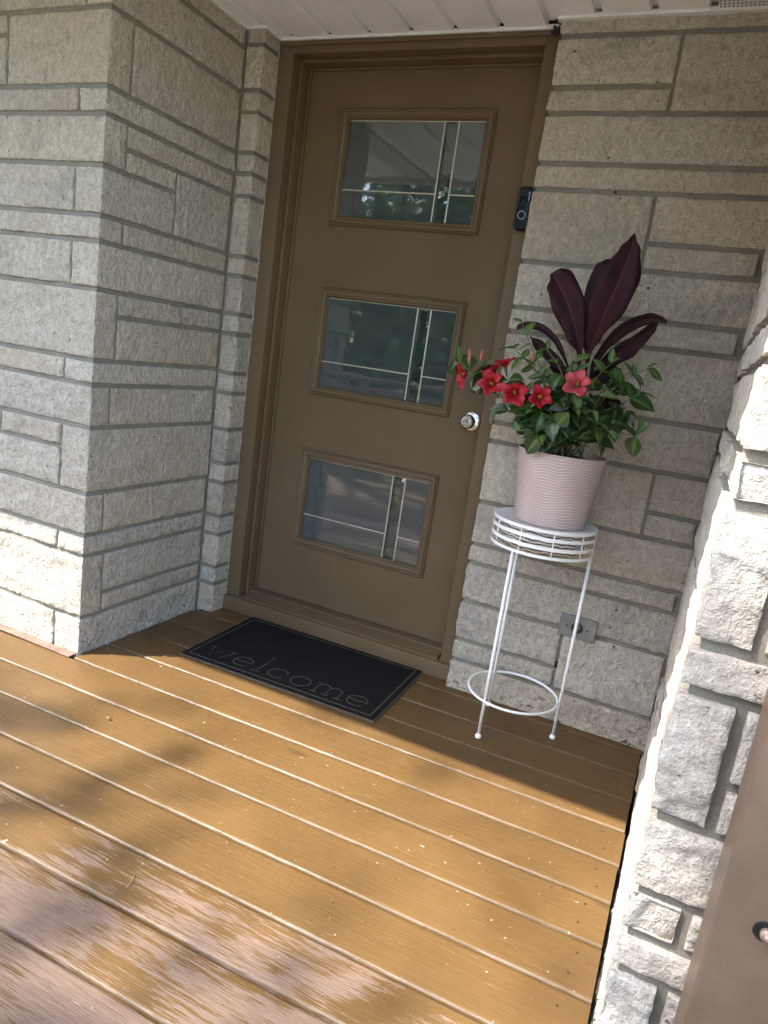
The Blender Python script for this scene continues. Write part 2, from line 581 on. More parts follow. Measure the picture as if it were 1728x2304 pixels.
deck = thing('deck', None, None, (.7, -1.2, 0), kind='structure')
ROT = .022
JO = [-.072, -.219, -.366, -.520, -.677, -.828, -.975, -1.118, -1.266, -1.414, -1.552, -1.700]
while JO[-1] > -3.85: JO.append(JO[-1] - .1475)
def plank(ya, yb, xa, xb, wear, edge=1.0, th=.032):
    w = rnd.uniform(-.0006, .0006)
    g = .0030
    h = rnd.uniform(-.0010, .0010)
    y0, y1 = yb + g, ya - g
    prof = [(y0, -th, 0), (y0, -.0075, .6), (y0 + .0010, -.0036, .95), (y0 + .0030, -.0012, .9), (y0 + .0060, -.0002, .5), (y0 + .010, 0, 0),
            ((y0 + y1) / 2, .0004, 0), (y1 - .010, 0, 0), (y1 - .0060, -.0002, .5), (y1 - .0030, -.0012, .9), (y1 - .0010, -.0036, .95), (y1, -.0075, .6), (y1, -th, 0)]
    V, F, A = [], [], []
    nx = max(2, int((xb - xa) / .05))
    m = len(prof)
    sd = rnd.uniform(0, 90)
    for i in range(nx + 1):
        x = xa + (xb - xa) * i / nx
        for (y, z, e) in prof:
            yy = y + .0010 * noise.noise(Vector((x * 3, sd, y * 2)))
            V.append((x, yy + ROT * x, z + h + .0008 * noise.noise(Vector((x * 2.5, sd + 7, y * 5)))))
            A.append(e)
    for i in range(nx):
        for k in range(m - 1):
            a = i * m + k
            F.append((a, a + m, a + m + 1, a + 1))
        F.append((i * m + m - 1, (i + 1) * m + m - 1, (i + 1) * m, i * m))
    F.append(tuple(range(m))[::-1] if False else tuple(range(m)))
    F.append(tuple(range(nx * m, nx * m + m))[::-1])
    o = mesh('plank', V, F, M['deck'], deck, True, attr={'edge': A})
    try: o.data.set_sharp_from_angle(angle=math.radians(50))
    except Exception: pass
    o.color = (wear, edge, 0, 1)
    return o
wears = [.05, .05, .03, .06, .10, .14, .20, .27, .33, .48, .68, .70]
for i in range(len(JO) - 1):
    ya, yb = JO[i], JO[i + 1]
    xa = -.148 if ya > -.80 else -3.2
    xb = 1.632 + rnd.uniform(-.0015, .0015)
    if ya - .02 > -.14: xa, xb = -.13, 1.632
    plank(ya, yb, xa, xb, wears[i] if i < len(wears) else .45, .18 if i < 3 else 1.0)  # recess planks in shade get a weaker edge tint
mb = MB()
for x in (-2.9, -2.2, -1.5, -.9, -.1, .5, 1.1, 1.58): mb.box(x - .019, x + .019, -3.88, -.25 if x > -.1 else -.9, -.22, -.034)
mb.box(-3.2, 1.61, -3.93, -3.892, -.24, -.034)
mb.build('joist', M['lumber'], deck)
# nail heads and specks along the right plank ends
mb = MB()
for i in range(2, 11):
    ym = (JO[i] + JO[i + 1]) / 2 + ROT * 1.6
    for dy in (-.035, .035):
        mb.lathe([(.0022, 0), (.0026, .0008), (.001, .0012)], (1.585 + rnd.uniform(-.012, .012), ym + dy + rnd.uniform(-.008, .008), .0004), n=7)
mb.build('nail_head', M['black_hole'], deck)

strip = MB()
strip.box(-2.6, -.156, -.843, -.812, .002, .0065, .0012)
tag(strip.build('trim_strip', M['strip'], None, loc=(-1.2, -.83, 0)), 'thin worn pinkish trim strip lying along the foot of the left wall', 'trim')

# ================================================================== left stone wall
TOP = 2.20
YF, XR = -.806, -.155
lw = thing('stone_wall', 'limestone wall corner projecting forward to the left of the door', 'wall', (-.6, -.6, 0), )
wall_core(lw, [(-2.6, XR - .007, YF + .007, .4, GZ, TOP)])
FL = []   # (z1, z0, F-part x of joint or None for a long stone, R-part y of joint or None)
courses = [(2.30, 2.107, 'F', -.713), (2.107, 1.966, -.254, 'R'), (1.966, 1.763, 'F', -.712), (1.763, 1.690, -.265, 'R'), (1.690, 1.551, 'F', -.716),
           (1.551, 1.412, -.267, 'E'), (1.412, 1.338, 'F', -.712), (1.338, 1.199, -.267, 'R'), (1.199, .985, 'F', -.715), (.985, .909, -.276, 'R'),
           (.909, .774, 'F', -.725), (.774, .558, -.278, 'R'), (.558, .418, 'F', -.728), (.418, .346, -.275, 'R'), (.346, .130, 'F', -.714), (.130, -.03, -.273, 'R')]
YIN = -.194
def lstone(x0, x1, y0, y1, z0, z1, vis, **k):
    z1 = min(z1, TOP)
    return rough_block(lw, x0, x1, y0, y1, z0 + GB, z1 - GB, vis, **k)
for (z1, z0, f, r) in courses:
    xl = {2.107: -.57, 1.763: -.57}.get(z0, None)
    left = -.62 - rnd.uniform(.05, .25)
    if f == 'F':
        if abs(z0 - 1.763) < .001: left = -.57
        lstone(left + G, XR, YF, r - G, z0, z1, {'-y': 1, '+x': .8}, amp=.0055)
        nxt = left
    else:
        ylong = YIN if r == 'R' else -.488
        lstone(f + G, XR, YF, ylong - G if r == 'E' else ylong, z0, z1, {'-y': 1, '+x': .8}, amp=.0055)
        if abs(z0 - .558) < .001:
            lstone(-.56 + G, f - G, YF, YF + .09, .695, z1, {'-y': 1})
            lstone(-.80, f - G, YF, YF + .09, z0, .695, {'-y': 1})
            lstone(-.80, -.56 - G, YF, YF + .09, .695, z1, {'-y': 1})
            nxt = -.80
        else:
            lstone(left + G, f - G, YF, YF + .09, z0, z1, {'-y': 1})
            nxt = left
    while nxt > -1.9:
        w = rnd.uniform(.28, .55)
        e = max(nxt - w, -2.58)
        if abs(z0 - 1.763) < .001 and nxt > -.6:
            lstone(e + G, nxt - G, YF, YF + .09, z0, 1.906, {'-y': 1}, cell=.02)
            lstone(e + G, nxt - G, YF, YF + .09, 1.906, z1, {'-y': 1}, cell=.02)
        else:
            lstone(e + G, nxt - G, YF, YF + .09, z0, z1, {'-y': 1}, cell=.02)
        nxt = e
def rstone(y0, y1, z0, z1): lstone(XR - .09, XR, y0 + G, y1 - G, z0, z1, {'+x': .7})
rstone(-.713, YIN, 2.107, 2.30)
rstone(-.712, YIN, 1.763, 1.966)
rstone(-.716, YIN, 1.618, 1.690)
rstone(-.716, -.488, 1.551, 1.618)
rstone(-.488, YIN, 1.412, 1.618)
rstone(-.712, YIN, 1.338, 1.412)
rstone(-.715, YIN, 1.125, 1.199)
rstone(-.715, YIN, .985, 1.125)
rstone(-.725, YIN, .774, .909)
rstone(-.728, YIN, .418, .558)
rstone(-.714, YIN, .20, .346)
rstone(-.714, YIN, .130, .20)

# ================================================================== entrance wall: the nib left of the door and the long wall right of it
ew = thing('stone_wall', 'shaded limestone wall holding the door, doorbell and outlet', 'wall', (1.0, -.1, 0))
YW = -.150
XC = .948
wall_core(ew, [(-.16, -.0865, -.1835, .35, GZ, TOP), (XC + .008, 2.6, YW + .008, .35, GZ, TOP), (-.0865, XC + .008, .09, .35, GZ, TOP), (-.0865, XC + .008, -.085, .09, GZ, -.034), (-.0865, XC + .008, -.05, .09, 2.162, TOP)])
nib = [TOP, 2.118, 1.972, 1.900, 1.765, 1.694, 1.617, 1.407, 1.336, 1.198, 1.124, .977, .900, .758, .622, .545, .408, .330, .193, .120, -.03]
for a, b in zip(nib[:-1], nib[1:]):
    rough_block(ew, -.1500, -.077, -.190 - rnd.uniform(0, .003), -.09, b + GB, a - GB * (a < TOP), {'-y': .8, '+x': .25}, cell=.008, amp=.003, edge=.003)
def wstone(x0, x1, z0, z1, **k):
    vis = {'-y': 1}
    a = x0 + (0 if x0 < XC + .01 else G)
    if x0 < XC + .01:
        vis['-x'] = .3
    y1 = -.095 if x0 < XC + .01 else YW + .09
    return rough_block(ew, a, x1 - G, YW, y1, z0 + GB, z1 - (GB if z1 < TOP else 0), vis, **k)
XE = 1.640
W = [2.122, 1.983, 1.911, 1.770, 1.695, 1.479, 1.338, 1.262, 1.051, .900, .691, .541, .473, .331, .110, -.03]
def row(z1, z0, xs):
    for a, b in zip(xs[:-1], xs[1:]): wstone(a, b, z0, z1)
row(TOP, 2.122, [XC, 1.66])
row(2.122, 1.983, [XC, 1.301]); row(1.983, 1.911, [XC, 1.301]); row(2.122, 1.911, [1.301, 1.66])
row(1.911, 1.770, [XC, 1.66]); row(1.770, 1.695, [XC, 1.66])
row(1.695, 1.479, [XC, 1.317]); row(1.695, 1.556, [1.317, 1.652]); row(1.556, 1.479, [1.317, 1.630])
row(1.479, 1.338, [XC, 1.655]); row(1.338, 1.262, [XC, 1.626]); row(1.262, 1.051, [XC, 1.652])
row(1.051, .964, [XC, 1.20]); row(.964, .900, [XC, 1.20]); row(1.051, .900, [1.20, 1.640])
row(.900, .691, [XC, 1.484]); row(.900, .772, [1.484, 1.646]); row(.772, .691, [1.484, 1.637])
row(.691, .541, [XC, 1.652]); row(.541, .473, [XC, 1.628]); row(.473, .331, [XC, 1.652])
row(.331, .188, [XC, 1.312]); row(.188, .110, [XC, 1.312]); row(.331, .110, [1.312, 1.640])
row(.110, -.03, [XC, 1.652])
for (x, z, r) in ((1.350, 1.432, .0042), (1.037, 1.384, .0030), (1.20, 1.695, .004)):
    MB().lathe([(r, 0), (r, .0045), (r * .6, .0052)], (x, YW + .003, z), '-y', 10).build('drill_hole', M['black_hole'], ew)
# mortar smear and dark plug under the outlet
bm = MB().lathe([(.006, 0), (.010, .006), (.0085, .010), (.003, .012)], (1.309, YW + .012, .200), '-y', 12)
bm.v = [(x + .003 * noise.noise(Vector((x * 90, z * 90, 1))), y, .2 + (z - .2) * 1.25) for x, y, z in bm.v]
bm.build('mortar_plug', M['grime'], ew, True)

# ================================================================== right wing wall (stone pier)
XW, YP = 1.642, -1.362
pw = thing('stone_wall', 'sunlit rock-faced limestone wing wall along the right deck edge', 'wall', (1.9, -.8, 0))
wall_core(pw, [(XW + .012, 2.3, YP + .011, YW + .02, GZ, TOP)])
WZ = [TOP, 2.085, 1.945, 1.875, 1.665, 1.592, 1.452, 1.275, 1.200, 1.066, .994, .783, .709, .492, .357, .276, .205, -.005, -.075, -.285, GZ]
flip = False
for z1, z0 in zip(WZ[:-1], WZ[1:]):
    flip = not flip
    kw = dict(cell=.0065, amp=.0050, edge=.0024, jit=.0020, mat='stone_rock', bulge=.0, chunk=.0075, border=.006)
    side = dict(kw); side['cell'] = .011
    xr = {(.709, .492): 1.728, (.357, .276): 1.729, (.205, -.005): 1.725, (.994, .783): 1.728}.get((z1, z0), rnd.uniform(1.80, 1.95))
    if (z1, z0) == (.205, -.005): xr = 1.725
    yd = rnd.uniform(-1.22, -1.15) if flip else rnd.uniform(-.95, -.75)
    rough_block(pw, XW, xr - .009, YP, yd - .006, z0 + GP, z1 - GP * (z1 < TOP), {'-y': 1, '-x': .85}, **kw)
    a = xr
    while a < 2.28:
        b = min(2.29, a + rnd.uniform(.14, .4))
        if (z1, z0) == (.709, .492) and a < 1.75:
            rough_block(pw, a + .009, b - .009, YP, YP + .09, .577 + GP, z1 - GP, {'-y': 1}, **kw)
            rough_block(pw, a + .009, b - .009, YP, YP + .09, z0 + GP, .577 - GP, {'-y': 1}, **kw)
        else:
            rough_block(pw, a + .009, b - .009, YP, YP + .09, z0 + GP, z1 - GP * (z1 < TOP), {'-y': 1}, **kw)
        a = b
    y = yd
    while y < YW - .05:
        e = y + rnd.uniform(.25, .5)
        if e > YW - .12: e = YW + .0
        rough_block(pw, XW, XW + .09, y + .006, e - .006, z0 + GP, z1 - GP * (z1 < TOP), {'-x': .85}, **side)
        y = e

# ================================================================== porch roof and soffit
ZS = 2.170
roof = thing('porch_roof', 'porch roof with white grooved metal soffit over the door', 'roof', (.5, -.9, ZS))
EAVE = -1.695
PITCH = .1542
def soffit_panel(x0, x1, y1, mat):
    # one tongue-and-groove strip: flat face, V groove on its right edge
    prof = [(x0 + .0005, .022), (x0 + .0005, .0), (x0 + .004, -.002), (x1 - .022, -.002), (x1 - .020, .018), (x1 - .002, .018), (x1 - .0005, .018), (x1 - .0005, .022)]
    V = [(x, EAVE + .02, ZS + z) for x, z in prof] + [(x, y1, ZS + z) for x, z in prof]
    n = len(prof)
    F = [(i, i + 1, n + i + 1, n + i) for i in range(n - 1)] + [(n - 1, 0, n, 2 * n - 1), tuple(range(n))[::-1], tuple(range(n, 2 * n))]
    return mesh('soffit_panel', V, F, mat, roof)
for k in range(-18, 16):
    x0 = -.010 + PITCH * k
    x1 = x0 + PITCH
    xm = (x0 + x1) / 2
    if xm < -.16: y1 = YF - .008
    elif xm < -.08: y1 = -.195
    elif xm < .93: y1 = -.102
    elif xm < 1.66: y1 = YW - .006
    else: y1 = YP - .01
    if xm > 2.3 or xm < -2.6: y1 = .5
    if k == -1:
        soffit_panel(x0, -.0775, -.195, M['soffit']); soffit_panel(-.0775, x1, -.102, M['soffit'])
        continue
    soffit_panel(x0, x1, y1, M['vent'] if k in (-2, 9) else M['soffit'])
MB().box(-3.3, 3.1, EAVE + .02, .6, ZS + .030, ZS + .050).build('soffit_backing', M['lumber'], roof)  # backing added over the soffit to block sky light leaking in
def jtrim(x0, x1, y, depth=.014, z=ZS - .009):
    MB().box(x0, x1, y - depth, y + .012, z, ZS + .004, .0012).build('edge_trim', M['trim_white'], roof)
jtrim(-.078, .938, -.098); jtrim(.938, 1.63, YW - .006)
jtrim(-2.6, XR - .005, YF - .006)
MB().box(XR - .004, XR + .012, YF, -.2, ZS - .009, ZS + .003, .0012).build('edge_trim', M['trim_white'], roof)
MB().box(-.152, -.066, -.208, -.192, ZS - .009, ZS + .003, .0012).build('edge_trim', M['trim_white'], roof)
MB().box(-.076, -.064, -.19, -.10, ZS - .009, ZS + .003, .0012).build('edge_trim', M['trim_white'], roof)
MB().box(XW - .022, XW - .006, YP, YW - .02, ZS - .009, ZS + .003, .0012).build('edge_trim', M['trim_white'], roof)
MB().box(-3.4, 3.2, EAVE - .002, EAVE + .018, ZS - .03, ZS + .17, .002).build('fascia', M['trim_white'], roof)
V = [(-3.5, EAVE - .03, ZS + .172), (3.3, EAVE - .03, ZS + .172), (3.3, 3.0, ZS + 1.6), (-3.5, 3.0, ZS + 1.6)]
V += [(x, y, z + .03) for x, y, z in V]
mesh('roof_deck', V, [(3, 2, 1, 0), (4, 5, 6, 7), (0, 1, 5, 4), (1, 2, 6, 5), (2, 3, 7, 6), (3, 0, 4, 7)], M['roof'], roof)
# mud-dauber nest / dark debris at the corner of the trim
nest = MB()
for _ in range(14):
    c = Vector((.936 + rnd.gauss(0, .009), -.13 + rnd.gauss(0, .006), 2.146 + rnd.gauss(0, .011)))
    nest.lathe([(.001, -.006), (.005, -.003), (.006, .001), (.003, .005)], c, 'z', 7)
tag(nest.build('insect_nest', M['grime'], None, True, loc=(.936, -.13, 2.146)), 'small dark clump of insect nest at the top right corner of the door', 'nest')

# ================================================================== door frame
SB, STP = .092, 2.109      # visible slab bottom and top
XD0, XD1 = 0.0, .880
fr = thing('door_frame', 'brown painted wooden door frame with stepped jambs and sill', 'door frame', (.44, -.05, 0))
def fpart(name, boxes, b=.002):
    mb = MB()
    for q in boxes: mb.box(*q, b)
    return smooth_by_angle(mb.build(name, M['door'], fr), 40)
# left jamb: casing, stepped rebate, stop
fpart('casing', [(-.0765, -.014, -.100, -.02, .062, 2.160)], .003)
fpart('casing', [(XD1 + .015, XD1 + .066, -.100, -.02, .062, 2.160)], .003)
fpart('head_casing', [(-.0135, XD1 + .0145, -.100, -.02, 2.1215, 2.160)], .003)
fpart('jamb', [(-.0135, -.001, -.055, .06, .07, 2.1210)])
fpart('jamb', [(XD1 + .001, XD1 + .0145, -.055, .06, .07, 2.1210)])
fpart('head_jamb', [(-.0005, XD1 + .0005, -.055, .06, 2.1095, 2.1210)])
fpart('bead', [(.0005, .010, -.010, .0, SB + .004, 2.108)], .0015)
fpart('bead', [(.0105, XD1 - .001, -.010, .0, 2.100, 2.1085)], .0015)
fpart('head_moulding', [(-.072, XD1 + .062, -.108, -.1005, 2.146, 2.160)], .003)
V, F = [], []
for i in range(121):
    z = .065 + (2.155 - .065) * i / 120
    w = .0010 + .0022 * noise.noise(Vector((3, 1, z * 23)))
    V += [(-.0775, -.1045, z), (-.0775 + max(.0002, w), -.1035, z), (-.0775 + max(.0002, w), -.0995, z)]
for i in range(120):
    a = 3 * i
    F += [(a, a + 1, a + 4, a + 3), (a + 1, a + 2, a + 5, a + 4)]
mesh('caulk_line', V, F, M['caulk'], fr)
# sloping threshold
V = [(-.0005, -.096, .0665), (XD1 + .0005, -.096, .0665), (XD1 + .0005, .045, .0900), (-.0005, .045, .0900), (-.0005, -.096, .050), (XD1 + .0005, -.096, .050), (XD1 + .0005, .045, .050), (-.0005, .045, .050)]
mesh('threshold', V, [(0, 1, 2, 3), (4, 7, 6, 5), (0, 4, 5, 1), (1, 5, 6, 2), (2, 6, 7, 3), (3, 7, 4, 0)], M['door'], fr)
fpart('sill', [(-.090, .940, -.116, .04, -.002, .0605)], .005)
fpart('sill_lip', [(.002, XD1 - .002, -.040, -.026, .076, .0835)], .002)

# ================================================================== door
dr = thing('front_door', 'brown front door with three stacked rectangular leaded glass lites', 'door', (.44, .02, SB))
LX0, LX1 = .152, .745
LZ = [(1.571, 1.9755), (.9395, 1.3486), (.3217, .7242)]
GI = .036                     # moulding width
# slab with three openings, built as rails and stiles of one mesh
xs = [XD0 - .008, LX0 + .012, LX1 - .012, XD1 + .008]
zs = [SB - .004] + sorted(sum([[a + .012, b - .012] for a, b in LZ], [])) + [STP + .008]
mb = MB()
grid = {}
def gv(i, j, y):
    k = (i, j, y)
    if k not in grid:
        grid[k] = len(mb.v); mb.v.append((xs[i], y, zs[j]))
    return grid[k]
for i in range(3):
    for j in range(len(zs) - 1):
        if i == 1 and j in (1, 3, 5):
            for (a, b) in (((i, j), (i + 1, j)), ((i + 1, j), (i + 1, j + 1)), ((i + 1, j + 1), (i, j + 1)), ((i, j + 1), (i, j))):
                mb.f.append((gv(*a, .0), gv(*a, .044), gv(*b, .044), gv(*b, .0)))
            continue
        mb.f.append((gv(i, j, .0), gv(i + 1, j, .0), gv(i + 1, j + 1, .0), gv(i, j + 1, .0)))
        mb.f.append((gv(i, j, .044), gv(i, j + 1, .044), gv(i + 1, j + 1, .044), gv(i + 1, j, .044)))
mb.build('slab', M['door'], dr)
mprof = [(0, .0005), (.0008, -.005), (.004, -.0078), (.007, -.0055), (.0085, -.0052), (.010, -.0100), (.014, -.0118), (.020, -.0110), (.0235, -.0078), (.025, -.0066), (.0275, -.0092), (.031, -.0090), (.0345, -.0040), (.036, .0040), (.036, .013)]
def picture_frame(x0, x1, z0, z1, prof):
    V, F = [], []
    n = len(prof)
    for (d, y) in prof:
        V += [(x0 + d, y, z0 + d), (x1 - d, y, z0 + d), (x1 - d, y, z1 - d), (x0 + d, y, z1 - d)]
    for k in range(n - 1):
        for c in range(4):
            a, b = k * 4 + c, k * 4 + (c + 1) % 4
            F.append((a, b, b + 4, a + 4))
    return V, F
CX = [.5585, .6105]
CZ = [1.7015, 1.0715, .4535]
for (z0, z1), cz in zip(LZ, CZ):
    V, F = picture_frame(LX0, LX1, z0, z1, mprof)
    lf = mesh('lite_frame', V, F, M['door'], dr, True)
    lf.data.set_sharp_from_angle(angle=math.radians(50))
    gx0, gx1, gz0, gz1 = LX0 + GI - .003, LX1 - GI + .003, z0 + GI - .003, z1 - GI + .003
    def pane(xa, xb, za, zb, mt='glass', bev=0):
        ya, yb = .010, .018
        if bev:
            V = [(xa, ya, za), (xb, ya, za), (xb, ya, zb), (xa, ya, zb), (xa + .013, ya - .0028, za + .013), (xb - .013, ya - .0028, za + .013), (xb - .013, ya - .0028, zb - .013), (xa + .013, ya - .0028, zb - .013)]
            F = [(0, 1, 5, 4), (1, 2, 6, 5), (2, 3, 7, 6), (3, 0, 4, 7), (4, 5, 6, 7)]
            return mesh('pane', V, F, M[mt], lf)
        return MB().box(xa, xb, ya, yb, za, zb).build('pane', M[mt], lf)
    c = .0014
    pane(gx0, CX[0] - c, cz + c, gz1); pane(gx0, CX[0] - c, gz0, cz - c)
    pane(CX[0] + c, CX[1] - c, gz0, gz1, 'glass_bevel', 1)
    pane(CX[1] + c, gx1, cz + c, gz1); pane(CX[1] + c, gx1, gz0, cz - c)
    cw = .0021
    for x in CX: MB().box(x - cw, x + cw, .0062, .0135, gz0, gz1, .0008).build('came', M['came'], lf)
    MB().box(gx0, CX[0] - cw, .0064, .0135, cz - cw, cz + cw, .0008).build('came', M['came'], lf)
    MB().box(CX[1] + cw, gx1, .0064, .0135, cz - cw, cz + cw, .0008).build('came', M['came'], lf)
    MB().box(gx0, gx1, .0062, .0134, gz1 - .0065, gz1 - .0035, .0006).build('came', M['came'], lf)
# knob and deadbolt
kc = (.832, 0, .942)
kn = MB().lathe([(.0325, .0), (.0335, .003), (.0330, .006), (.027, .009), (.0165, .0115), (.013, .018), (.0125, .030), (.016, .034), (.0235, .038), (.0265, .044), (.0268, .052), (.0245, .058), (.0205, .0605), (.0195, .0592), (.0155, .0592), (.0150, .0612), (.0120, .0618), (.0115, .0605), (.001, .0605)], kc, '-y', 40).build('knob', M['nickel'], dr, True)
kn.data.set_sharp_from_angle(angle=math.radians(40))
MB().box(kc[0] - .0012, kc[0] + .0012, -.0614, -.0600, kc[2] - .0045, kc[2] + .0045).build('keyhole', M['dark_metal'], kn)
dc = (.830, 0, 1.072)
db = MB().lathe([(.0315, .0), (.0320, .004), (.0285, .009), (.0240, .012), (.0225, .020), (.0205, .0225), (.0180, .0225), (.0172, .0205), (.0135, .0205), (.0130, .0218), (.001, .0218)], dc, '-y', 40).build('deadbolt', M['nickel'], dr, True)
db.data.set_sharp_from_angle(angle=math.radians(40))
MB().box(dc[0] - .0012, dc[0] + .0012, -.0228, -.0212, dc[2] - .0045, dc[2] + .0045).build('keyhole', M['dark_metal'], db)

# ================================================================== doorbell camera on the right casing
bl = thing('doorbell', 'slim black video doorbell with round ring button on the frame', 'doorbell', (.921, -.12, 1.64))
def rounded_prism(x0, x1, z0, z1, r, yb, yf, n=6, bev=.003):
    out = []
    for (cx, cz, a0) in ((x1 - r, z1 - r, 0), (x0 + r, z1 - r, 90), (x0 + r, z0 + r, 180), (x1 - r, z0 + r, 270)):
        for k in range(n + 1):
            a = math.radians(a0 + 90 * k / n)
            out.append((math.cos(a), math.sin(a), cx, cz))
    V = []
    for y, rr in ((yb, r), (yf + bev, r), (yf + bev * .3, r - bev * .35), (yf, r - bev)):
        V += [(cx + c * rr, y, cz + s * rr) for c, s, cx, cz in out]
    m = len(out)
    F = [(k * m + i, k * m + (i + 1) % m, (k + 1) * m + (i + 1) % m, (k + 1) * m + i) for k in range(3) for i in range(m)]
    F.append(tuple(range(3 * m, 4 * m))); F.append(tuple(range(m))[::-1])
    F = [f[::-1] for f in F]
    return V, F
V, F = rounded_prism(.899, .943, 1.577, 1.706, .013, -.1005, -.130)
o = mesh('body', V, F, M['bell_body'], bl, True); o.data.set_sharp_from_angle(angle=math.radians(40))
V, F = rounded_prism(.9025, .9395, 1.654, 1.702, .011, -.1295, -.1318, bev=.001)
o = mesh('lens_panel', V, F, M['bell_gloss'], bl, True); o.data.set_sharp_from_angle(angle=math.radians(40))
MB().lathe([(.0055, 0), (.0055, .0012), (.003, .0018), (.0004, .0018)], (.921, -.1316, 1.681), '-y', 20).build('camera_lens', M['bell_gloss'], bl, True)
ring = [(.921 + .0120 * math.cos(a), -.1302, 1.620 + .0120 * math.sin(a)) for a in [2 * PI * i / 40 for i in range(40)]]
MB().tube(ring, .0011, 6, closed=True).build('button_ring', M['bell_ring'], bl, True)
MB().lathe([(.0108, 0), (.0105, .0008), (.0004, .0010)], (.921, -.1298, 1.620), '-y', 28).build('button', M['bell_body'], bl, True)

# ================================================================== outlet
ot = thing('outlet', 'grey metal outlet plate with round rusty receptacle on the wall', 'outlet', (1.356, YW - .002, .349))
yo = YW - .0095
MB().box(1.296, 1.416, yo - .0025, YW + .02, .3135, .3855, .0012).build('plate', M['steel_plate'], ot)
MB().lathe([(.0230, .0), (.0225, .0035), (.0190, .0045), (.0185, .0005)], (1.356, yo - .0022, .349), '-y', 32, cap=False).build('receptacle_ring', M['steel_plate'], ot, True)
rec = MB().lathe([(.0186, .0), (.0183, .0012), (.0004, .0016)], (1.356, yo - .0022, .349), '-y', 28).build('receptacle', M['rust_dark'], ot, True)
for dx, dz, w, h in ((-.006, .003, .0012, .0055), (.006, .003, .0012, .0055), (0, -.008, .003, .002)):
    MB().box(1.356 + dx - w, 1.356 + dx + w, yo - .0046, yo - .0030, .349 + dz - h, .349 + dz + h).build('slot', M['bolt'], rec)
for dx in (-.0335, .0335):
    MB().lathe([(.0030, 0), (.0028, .0012), (.0004, .0016)], (1.356 + dx, yo - .0024, .349), '-y', 12).build('screw', M['dark_metal'], ot, True)

# ================================================================== welcome mat
mt = thing('door_mat', 'black welcome mat with thin tan border in front of the door', 'mat', (.0808, -.1229, 0))
MA = .022
def mp(a, b, z=0.0):    # mat coordinates: a along the door, b towards the viewer
    c, s = math.cos(MA), math.sin(MA)
    return (.0808 + c * a + s * b, -.1229 + s * a - c * b, z)
ML, MW_ = .762, .460
def mat_slab(a0, a1, b0, b1, z0, z1, bev=.001):
    V = []
    for z, i in ((z0, 0), (z1 - bev, 0), (z1, bev)):
        V += [mp(a0 + i, b0 + i, z), mp(a1 - i, b0 + i, z), mp(a1 - i, b1 - i, z), mp(a0 + i, b1 - i, z)]
    F = []
    for k in range(2):
        for c in range(4):
            a, b = k * 4 + c, k * 4 + (c + 1) % 4
            F.append((b, a, a + 4, b + 4))
    F.append((11, 10, 9, 8)); F.append((0, 1, 2, 3))
    return V, F
V, F = mat_slab(0, ML, 0, MW_, .0015, .0065)
mesh('backing', V, F, M['mat_edge'], mt)
V, F = mat_slab(.004, ML - .004, .004, MW_ - .004, .004, .0086)
mesh('pile', V, F, M['mat_black'], mt)
def ribbon(mb, pts, w, z0=.0084, z1=.0094, closed=False):
    n = len(pts)
    P = [Vector((p[0], p[1])) for p in pts]
    V = []
    for i in range(n):
        if closed: t = P[(i + 1) % n] - P[i - 1]
        else: t = P[min(i + 1, n - 1)] - P[max(i - 1, 0)]
        t.normalize()
        nn = Vector((-t.y, t.x)) * (w / 2)
        for z in (z0, z1):
            for sgn in (-1, 1):
                q = P[i] + nn * sgn
                V.append(mp(q.x, q.y, z))
    F = []
    for i in range(n if closed else n - 1):
        a, b = 4 * i, 4 * ((i + 1) % n)
        F += [(a + 2, b + 2, b + 3, a + 3), (a, b, b + 2, a + 2), (a + 3, b + 3, b + 1, a + 1)]
    mb.add(V, F)
ins = .024
mb = MB()
for (p, q) in (((ins, ins), (ML - ins, ins)), ((ML - ins, ins - .003), (ML - ins, MW_ - ins + .003)), ((ML - ins, MW_ - ins), (ins, MW_ - ins)), ((ins, MW_ - ins + .003), (ins, ins - .003))):
    ribbon(mb, [p, q], .006)
mb.build('border_line', M['mat_tan'], mt)
# thin slab-serif lettering, drawn as strokes; unit box: x along, y up (x-height 1)
def arc(cx, cy, rx, ry, a0, a1, n=26): return [(cx + rx * math.cos(math.radians(a0 + (a1 - a0) * i / n)), cy + ry * math.sin(math.radians(a0 + (a1 - a0) * i / n))) for i in range(n + 1)]
def glyph(ch):
    if ch == 'w': return 1.50, [[(.12, 1), (.43, 0), (.75, .82), (1.07, 0), (1.38, 1)], [(-.04, 1), (.30, 1)], [(1.20, 1), (1.54, 1)]]
    if ch == 'e': return 1.16, [[(.06, .52), (1.08, .52)] + arc(.57, .5, .51, .5, 2, 318, 40)]
    if ch == 'l': return .56, [[(.08, 1.95), (.28, 1.95), (.28, 0)], [(.04, 0), (.52, 0)]]
    if ch == 'c': return 1.12, [arc(.57, .5, .51, .5, 38, 322, 40), [(.985, .64), (.985, .93)]]
    if ch == 'o': return 1.16, [arc(.57, .5, .51, .5, 0, 360, 48)]
    if ch == 'm': return 1.62, [[(.0, 1), (.18, 1), (.18, 0)], [(.0, 0), (.38, 0)], [(.18, .62)] + arc(.50, .62, .32, .38, 180, 0, 16) + [(.82, 0)], [(.64, 0), (1.02, 0)], [(.82, .62)] + arc(1.14, .62, .32, .38, 180, 0, 16) + [(1.46, 0)], [(1.28, 0), (1.64, 0)]]
word = 'welcome'
tot = sum(glyph(c)[0] for c in word) + .17 * (len(word) - 1)
XH = .068
sx = .648 / tot
cur = .055
